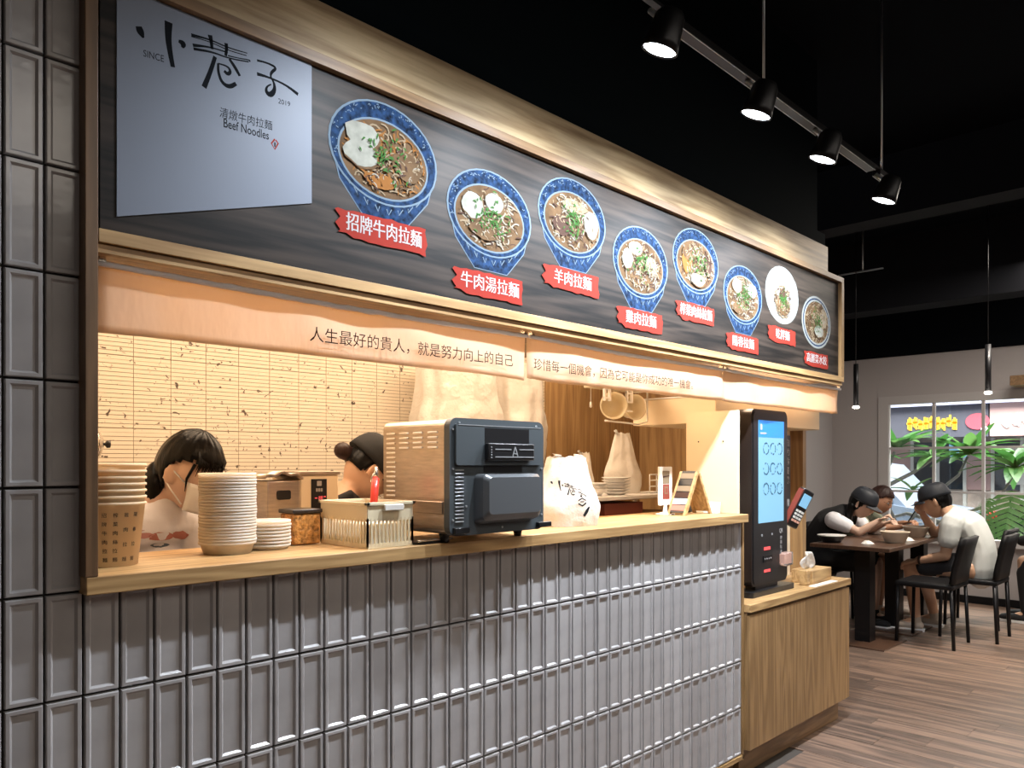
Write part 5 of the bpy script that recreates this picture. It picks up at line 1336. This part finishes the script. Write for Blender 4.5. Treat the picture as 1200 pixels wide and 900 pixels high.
# 3. man in the white T-shirt and black cap, seated, elbow on the table
f3 = Vector((-.12, .92, -.34)); H3 = (6.80, .315, 1.045); hm3 = hmat(H3, f3, (0, .25, 1), 1.10)
J = dict(fwd=(0, 1, 0), hip=(6.83, .02, .55), chest=(6.82, .09, .86), neck=(6.81, .21, .955), head=H3, bend=(0, -.03, 0),
         arm_l=[(6.63, .15, .90), (6.605, .19, .635), (6.63, .40, .575), dict(d=(.15, 1, -.25), n=(-.3, .2, 1), side=1, curl=.35, s=1.05)],
         arm_r=[(7.00, .17, .90), (6.94, .36, .775), (6.86, .425, .935), dict(d=(-.25, .35, .75), n=(.4, .6, -.3), side=1, curl=.9)],
         leg_l=[(6.73, .06, .53), (6.70, .47, .525), (6.73, .44, .10), (6.70, .58, .03)], leg_r=[(6.94, .06, .53), (6.96, .47, .525), (7.0, .38, .10), (7.0, .52, .03)])
p3 = figure('person', 'seated man in off-white T-shirt and black cap eating with chopsticks', (6.83, .05, 0), J, hm3, 'skin', k=1.06, vox=.007)
face(p3, hm3)
garment(p3, 'shirt', 'fabric_offwhite', [([(6.83, .0, .54), (6.825, .0, .70), (6.82, .08, .87), (6.81, .16, .925)], [.168, .158, .176, .115], (1, 0, 0), .66),
    ([(6.76, .14, .90), (6.63, .15, .895), (6.61, .17, .76)], [.09, .082, .074]), ([(6.88, .14, .90), (7.00, .17, .895), (6.97, .27, .83)], [.09, .082, .072])], vox=.010)
garment(p3, 'shorts', 'fabric_dark', [([(6.83, .08, .56), (6.83, .12, .54)], [.16, .15], (1, 0, 0), .6), ([(6.73, .12, .545), (6.705, .36, .535)], [.092, .084]), ([(6.94, .12, .545), (6.957, .36, .535)], [.092, .084])])
shoe(p3, (6.73, .44, .1), (6.70, .58, .03), 'shoe_beige'); shoe(p3, (7.0, .38, .1), (7.0, .52, .03), 'shoe_beige')
hair_cap(p3, hm3, 'hair_black', front_z=.40, side_z=.0, back_z=-.55, thick=1.05)
cap_hat(p3, hm3 @ Matrix.Scale(1.03, 4), 'cap_navy')
B().lathe([(.034, -.008), (.038, 0), (.034, .008)], n=20, M_=Matrix.Translation((6.625, .375, .582)) @ Matrix.Rotation(PI/2, 4, 'X'), cap=False).build('bracelet', 'hair_brown', p3, solid=.004)
ck = thing('chopsticks', 'pair of chopsticks raised in the capped man\'s hand', 'chopsticks', (6.83, .46, 1.0))
for dx in (0, .012): B().tube([(6.84+dx, .44, 1.03), (6.80+dx, .52, .87)], [.004, .0025], 6).build('chopstick', 'fabric_black', ck)

# 4. woman in black cap and black vest over a white T-shirt
f4 = Vector((.02, -.86, -.50)); H4 = (6.62, .815, 1.015); hm4 = hmat(H4, f4, (0, -.3, 1), 1.0)
J = dict(fwd=(0, -1, 0), hip=(6.66, 1.22, .55), chest=(6.65, 1.08, .84), neck=(6.635, .93, .935), head=H4, bend=(0, .05, 0),
         arm_r=[(6.48, 1.00, .885), (6.50, .80, .785), (6.55, .66, .885), dict(d=(.1, -.7, .45), n=(0, .5, .6), side=1, curl=.8)],
         arm_l=[(6.82, 1.00, .885), (6.80, .82, .785), (6.72, .68, .85), dict(d=(-.2, -.7, .3), n=(0, .5, .6), side=-1, curl=.8)],
         leg_r=[(6.57, 1.18, .53), (6.56, .76, .52), (6.62, .80, .10), (6.62, .66, .03)], leg_l=[(6.76, 1.18, .53), (6.78, .76, .52), (6.78, .78, .10), (6.78, .64, .03)])
p4 = figure('person', 'seated woman in black cap, black vest and white T-shirt leaning over her bowl', (6.66, 1.2, 0), J, hm4, 'skin_pale', k=.92, vox=.007)
face(p4, hm4)
garment(p4, 'vest', 'fabric_black', [([(6.66, 1.23, .56), (6.655, 1.20, .70), (6.65, 1.09, .85), (6.64, 1.0, .905)], [.178, .165, .170, .125], (1, 0, 0), .76)])
garment(p4, 'shirt_sleeves', 'fabric_white', [([(6.56, 1.03, .875), (6.48, 1.00, .875), (6.485, .90, .835)], [.07, .074, .062]), ([(6.74, 1.03, .875), (6.82, 1.00, .875), (6.815, .90, .835)], [.07, .074, .062])])
garment(p4, 'trousers', 'fabric_black', [([(6.66, 1.22, .55), (6.66, 1.18, .53)], [.16, .15], (1, 0, 0), .8), ([(6.57, 1.18, .53), (6.56, .80, .525)], [.095, .075]), ([(6.76, 1.18, .53), (6.78, .80, .525)], [.095, .075])])
shoe(p4, (6.62, .80, .1), (6.62, .66, .03), 'fabric_black'); shoe(p4, (6.78, .78, .1), (6.78, .64, .03), 'fabric_black')
h = hair_cap(p4, hm4, 'hair_black', front_z=.40, side_z=-.45, back_z=-.85, thick=1.09)
b = B()
for s in (-1, 1): limb(b, [hm4 @ Vector((s*.06, -.05, -.05)), hm4 @ Vector((s*.066, -.03, -.12)), hm4 @ Vector((s*.06, .01, -.19))], [.034, .030, .012])
b.build('long_hair', 'hair_black', h)
cap_hat(p4, hm4 @ Matrix.Scale(1.04, 4), 'cap_navy', logo_=True)

# 5. diner in olive striped shirt and glasses
f5 = Vector((-.05, -.90, -.40)); H5 = (7.12, .845, 1.025); hm5 = hmat(H5, f5, (0, -.3, 1), 1.0)
J = dict(fwd=(0, -1, 0), hip=(7.15, 1.24, .55), chest=(7.14, 1.11, .84), neck=(7.13, .96, .94), head=H5, bend=(0, .05, 0),
         arm_r=[(6.96, 1.03, .88), (6.94, .86, .785), (6.94, .62, .815), dict(d=(0, -1, .2), n=(0, .2, 1), side=1, curl=.5)],
         arm_l=[(7.33, 1.03, .88), (7.32, .86, .785), (7.22, .68, .83), dict(d=(-.3, -.8, .2), n=(0, .2, 1), side=-1, curl=.6)],
         leg_r=[(7.06, 1.20, .53), (7.05, .80, .52), (7.05, .84, .10), (7.05, .70, .03)], leg_l=[(7.25, 1.20, .53), (7.28, .80, .52), (7.28, .82, .10), (7.28, .68, .03)])
p5 = figure('person', 'seated diner with reddish short hair, glasses and olive striped shirt', (7.15, 1.2, 0), J, hm5, 'skin_dark', k=.96, vox=.007)
face(p5, hm5)
garment(p5, 'shirt', 'fabric_olive', [([(7.15, 1.25, .56), (7.145, 1.22, .70), (7.14, 1.12, .85), (7.13, 1.03, .90)], [.185, .175, .178, .12], (1, 0, 0), .76),
    ([(7.05, 1.05, .87), (6.96, 1.03, .87), (6.945, .94, .825)], [.078, .076, .066]), ([(7.24, 1.05, .87), (7.33, 1.03, .87), (7.325, .94, .825)], [.078, .076, .066])])
garment(p5, 'shorts', 'fabric_dark', [([(7.15, 1.24, .55), (7.15, 1.2, .53)], [.17, .16], (1, 0, 0), .8), ([(7.06, 1.2, .53), (7.05, .90, .53)], [.10, .085]), ([(7.25, 1.2, .53), (7.275, .90, .53)], [.10, .085])])
shoe(p5, (7.05, .84, .1), (7.05, .70, .03), 'shoe_beige'); shoe(p5, (7.28, .82, .1), (7.28, .68, .03), 'shoe_beige')
hair_cap(p5, hm5, 'hair_brown', front_z=.48, side_z=.05, back_z=-.45, thick=1.09)
gl = B()
for s in (-1, 1): gl.tube([hm5 @ Vector((s*.031+.018*math.cos(a), .098-abs(s*.031+.018*math.cos(a))*.12, .006+.014*math.sin(a))) for a in [k*2*PI/16 for k in range(17)]], .0014, 6); gl.tube([hm5 @ Vector((s*.049, .092, .010)), hm5 @ Vector((s*.078, .0, .012))], .0013, 6)
gl.build('glasses', 'metal_black', p5)

# 6. person in black at the right edge of the view
f6 = Vector((.1, .95, -.3)); H6 = (7.80, -.33, 1.10); hm6 = hmat(H6, f6, (0, .2, 1), 1.0)
J = dict(fwd=(.0, 1, 0), hip=(7.80, -.58, .55), chest=(7.80, -.52, .86), neck=(7.80, -.42, .99), head=H6,
         arm_l=[(7.60, -.46, .92), (7.56, -.30, .74), (7.62, -.10, .70), dict(d=(0, 1, -.1), n=(0, 0, 1), side=1)],
         arm_r=[(8.0, -.46, .92), (8.04, -.30, .74), (7.98, -.10, .70), dict(d=(0, 1, -.1), n=(0, 0, 1), side=-1)],
         leg_l=[(7.70, -.54, .53), (7.68, -.12, .52), (7.68, -.14, .10), (7.68, 0, .03)], leg_r=[(7.90, -.54, .53), (7.92, -.12, .52), (7.92, -.14, .10), (7.92, 0, .03)])
p6 = figure('person', 'person all in black seated at the right edge, partly out of view', (7.8, -.55, 0), J, hm6, 'skin', vox=.010)
face(p6, hm6)
garment(p6, 'jacket', 'fabric_black', [([(7.80, -.60, .56), (7.80, -.58, .70), (7.80, -.53, .87), (7.80, -.47, .93)], [.20, .19, .195, .125], (1, 0, 0), .78),
    ([(7.72, -.49, .91), (7.60, -.46, .91), (7.56, -.30, .74), (7.61, -.12, .70)], [.09, .082, .062, .045]), ([(7.88, -.49, .91), (8.0, -.46, .91), (8.04, -.30, .74), (7.99, -.12, .70)], [.09, .082, .062, .045])])
garment(p6, 'trousers', 'fabric_black', [([(7.80, -.58, .55), (7.80, -.54, .53)], [.18, .17], (1, 0, 0), .8), ([(7.70, -.54, .53), (7.68, -.12, .52), (7.68, -.14, .12)], [.10, .07, .05]), ([(7.90, -.54, .53), (7.92, -.12, .52), (7.92, -.14, .12)], [.10, .07, .05])])
shoe(p6, (7.68, -.14, .1), (7.68, 0, .03), 'fabric_black'); shoe(p6, (7.92, -.14, .1), (7.92, 0, .03), 'fabric_black')
hair_cap(p6, hm6, 'hair_black', front_z=.45, side_z=-.1, back_z=-.7, thick=1.10)

# ------------------------------------------------------------------ outside the window
struct(box_obj('ground', 'asphalt', (9.0, 26, -14, 18, -.30, -.12)))
struct(box_obj('pavement', 'pavement', (8.63, 10.2, -14, 18, -.28, -.02)))
def car(label, x, y0, y1, paint, zr, seed):
    t = thing('car', label, 'car', (x, (y0+y1)/2, -.12)); w = 1.7
    L = y1-y0
    low = [(0, .22), (0, .62), (.04*L, .74), (.22*L, .84), (.80*L, .88), (.97*L, .80), (L, .66), (L, .22)]
    B().prism(low, lambda y, z: (x, y0+y, z-.05), lambda y, z: (x+w, y0+y, z-.05)).build('car_body', paint, t)
    top = [(.16*L, .80), (.30*L, zr-.04), (.38*L, zr), (.72*L, zr), (.80*L, zr-.05), (.93*L, .82)]
    B().prism(top, lambda y, z: (x+.08, y0+y, z-.05), lambda y, z: (x+w-.08, y0+y, z-.05)).build('cabin', paint, t)
    for a, c in ((.30, .50), (.53, .77)): B().prism([((a-.05)*L, .90), (a*L+.02, zr-.09), (c*L, zr-.09), ((c+.01)*L, .90)], lambda y, z: (x+.074, y0+y, z-.05), lambda y, z: (x+.079, y0+y, z-.05)).build('side_window', 'car_glass', t)
    for f_ in (.17, .81):
        wh = B().cyl((x-.01, y0+f_*L, .19), (x+.2, y0+f_*L, .19), .31, 24).build('wheel', 'rubber', t)
        B().cyl((x-.02, y0+f_*L, .19), (x+.0, y0+f_*L, .19), .19, 16).build('hub_cap', 'rail_grey', wh)
    for k_ in range(5): box_obj('body_trim', 'rail_grey', (x-.012, x-.001, y0+.1*L, y0+.9*L, .30+k_*.085, .315+k_*.085), t)
    B().box(x-.01, x+.3, y1-.10, y1+.02, .60, .72, bev=.02).build('tail_light', 'tail_red', t)
car('silver-blue car parked behind the left window panes', 11.2, 1.35, 5.1, 'car_silver', 1.42, 1)
car('dark car parked behind the frangipani branches', 11.4, -2.9, 1.0, 'car_dark', 1.40, 2)
fc = thing('shop_front', 'shop building across the street with bright signboards', 'building', (14.5, 1, 0))
box_obj('facade_wall', 'facade_cream', (15.0, 15.4, -9, 12, -.12, 6), fc)
box_obj('awning', 'facade_lilac', (13.9, 15.0, -9, 12, 2.30, 2.42), fc)
box_obj('sign_fascia', 'facade_grey', (14.0, 14.2, 1.6, 12, 1.78, 2.30), fc)
box_obj('sign_fascia', 'facade_pink', (14.0, 14.2, -9, 1.58, 1.78, 2.30), fc)
rd = random.Random(9)
for i in range(9):
    y = 2.78-i*.085-.0; zc = 2.02+.02*math.sin(i*2)
    b = B().use('sign_yellow')
    for q in range(3): 
        yy = y-.02*q; b.box(13.985, 13.999, yy-.018, yy+.012, zc-.10+rd.uniform(-.02, .03), zc+.08+rd.uniform(-.03, .03))
    b.box(13.985, 13.999, y-.06, y+.025, zc-.02, zc+.015); b.build('sign_shape', None, fc)
B().prism(ell(1.75, 2.02, .17, .13, 20), lambda y, z: (13.985, y, z), lambda y, z: (13.999, y, z)).build('sign_shape', 'sign_red', fc)
for i in range(5): B().prism(ell(1.35-i*.14, 2.02, .06, .10, 12, wob=.25, seed=i), lambda y, z: (13.985, y, z), lambda y, z: (13.999, y, z)).build('sign_shape', 'paper_white', fc)
for i in range(10):
    y = 3.4-i*.42
    box_obj('shop_window', 'car_glass' if i % 3 else 'facade_pink', (14.93, 15.0, y-.36, y, .9, 1.72), fc)
    box_obj('door_frame', 'paper_white', (14.90, 15.0, y, y+.05, .0, 1.78), fc)
box_obj('menu_board', 'paper_white', (14.86, 14.9, 1.15, 1.55, 1.0, 1.6), fc); box_obj('menu_board', 'noodle_cream', (14.86, 14.9, .6, 1.05, 1.1, 1.7), fc)
box_obj('menu_board', 'sign_red', (14.86, 14.9, .95, 1.12, .85, 1.25), fc); box_obj('shop_light', 'screen_cyan', (14.7, 14.8, 2.1, 2.35, 1.45, 1.70), fc)
# frangipani branches with rosettes of long leaves
def leaf_geo(b, Mx, L, wd, droop=.3):
    g = []
    for j in range(7):
        q = j/6; w = wd*math.sin(PI*min(1, q*.93+.05))**.8; z = -droop*L*q*q
        g.append([Mx @ Vector((-w, q*L, z+.25*w)), Mx @ Vector((0, q*L, z)), Mx @ Vector((w, q*L, z+.25*w))])
    b.sheet(g)
def rosette(t, c, n, L, m, seed, tilt=.45):
    rd = random.Random(seed)
    for k_ in range(n):
        a = 2*PI*k_/n+rd.uniform(-.2, .2); el = rd.uniform(.05, tilt*2.2)
        Mx = Matrix.Translation(c) @ Matrix.Rotation(a, 4, 'Z') @ Matrix.Rotation(el, 4, 'X')
        b = B(); leaf_geo(b, Mx, L*rd.uniform(.75, 1.1), L*.135, rd.uniform(.15, .6)); b.build('leaf', m if k_ % 3 else ('leaf_light' if m == 'leaf_green' else 'leaf_green'), t, recalc=False)
fp = thing('frangipani', 'frangipani shrub with bare grey branches outside the window', 'plant', (9.35, .95, -.02))
base = Vector((9.35, 1.25, -.02))
forks = [((9.4, 1.42, .55), (9.35, 1.62, 1.05), (9.3, 1.45, 1.48)), ((9.4, 1.42, .55), (9.35, 1.15, .92), (9.3, .80, 1.22), (9.25, .70, 1.42)), ((9.4, 1.42, .55), (9.4, 1.0, .70), (9.35, .45, .95), (9.3, .28, 1.25)), ((9.35, 1.62, 1.05), (9.3, 1.25, 1.25), (9.3, 1.05, 1.40)), ((9.4, 1.0, .70), (9.4, 1.35, .78), (9.5, 1.55, .72))]
B().tube([base, (9.38, 1.35, .3), (9.4, 1.42, .55)], [.045, .035, .03], 10).build('trunk', 'stem_grey', fp)
for f_ in forks: B().tube(f_, [.026, .020, .015, .012][:len(f_)], 8).build('branch', 'stem_grey', fp)
for c, n, L, sd in (((9.3, 1.42, 1.52), 20, .50, 1), ((9.25, .68, 1.44), 20, .46, 2), ((9.3, .28, 1.30), 20, .46, 3), ((9.3, 1.05, 1.42), 12, .42, 4), ((9.4, 1.75, 1.42), 10, .45, 6), ((9.1, 1.2, 1.05), 6, .34, 8)): rosette(fp, c, n, L, 'leaf_green', sd)
ms_ = thing('split_leaf_plant', 'large-leaved split-leaf plant at the lower right of the window', 'plant', (9.0, .25, -.02))
def monstera(c, s, a, el, seed, m):
    Mx = Matrix.Translation(c) @ Matrix.Rotation(a, 4, 'Z') @ Matrix.Rotation(el, 4, 'X'); b = B(); lobes = 9
    for sd in (-1, 1):
        for k_ in range(lobes):
            q = k_/(lobes-1); y0 = s*(-.15+.95*q); ln = s*.55*math.sin(PI*(.18+.72*q))**.7; w = s*.062; up = .35+.5*q
            g = []
            for j in range(5):
                r_ = j/4; x = sd*ln*r_; yy = y0+ln*r_*up*.8; ww = w*(1-.35*r_**2)*(1 if j < 4 else .25); z = -.25*ln*r_*r_
                g.append([Mx @ Vector((x, yy-ww, z)), Mx @ Vector((x, yy+ww*.8, z+.006))])
            b.sheet(g)
    return b.build('leaf', m, ms_, recalc=False)
for c, s, a, el, sd in (((9.0, .26, .98), .50, 1.45, -1.15, 1), ((9.1, .02, 1.0), .40, 1.9, -.8, 2), ((8.95, .46, .75), .34, 1.2, -1.1, 3), ((9.0, .0, .72), .40, 1.6, -1.1, 4), ((9.2, .5, .95), .24, 1.1, -.8, 5), ((9.1, -.25, .9), .34, 1.7, -.9, 6)):
    monstera(c, s, a, el, sd, 'leaf_light' if sd % 2 else 'leaf_green')
    B().tube([(9.05, .2, -.02), (9.05+(c[0]-9.05)*.5, .2+(c[1]-.2)*.3, c[2]*.5), c], .008, 6).build('stem', 'leaf_green', ms_)
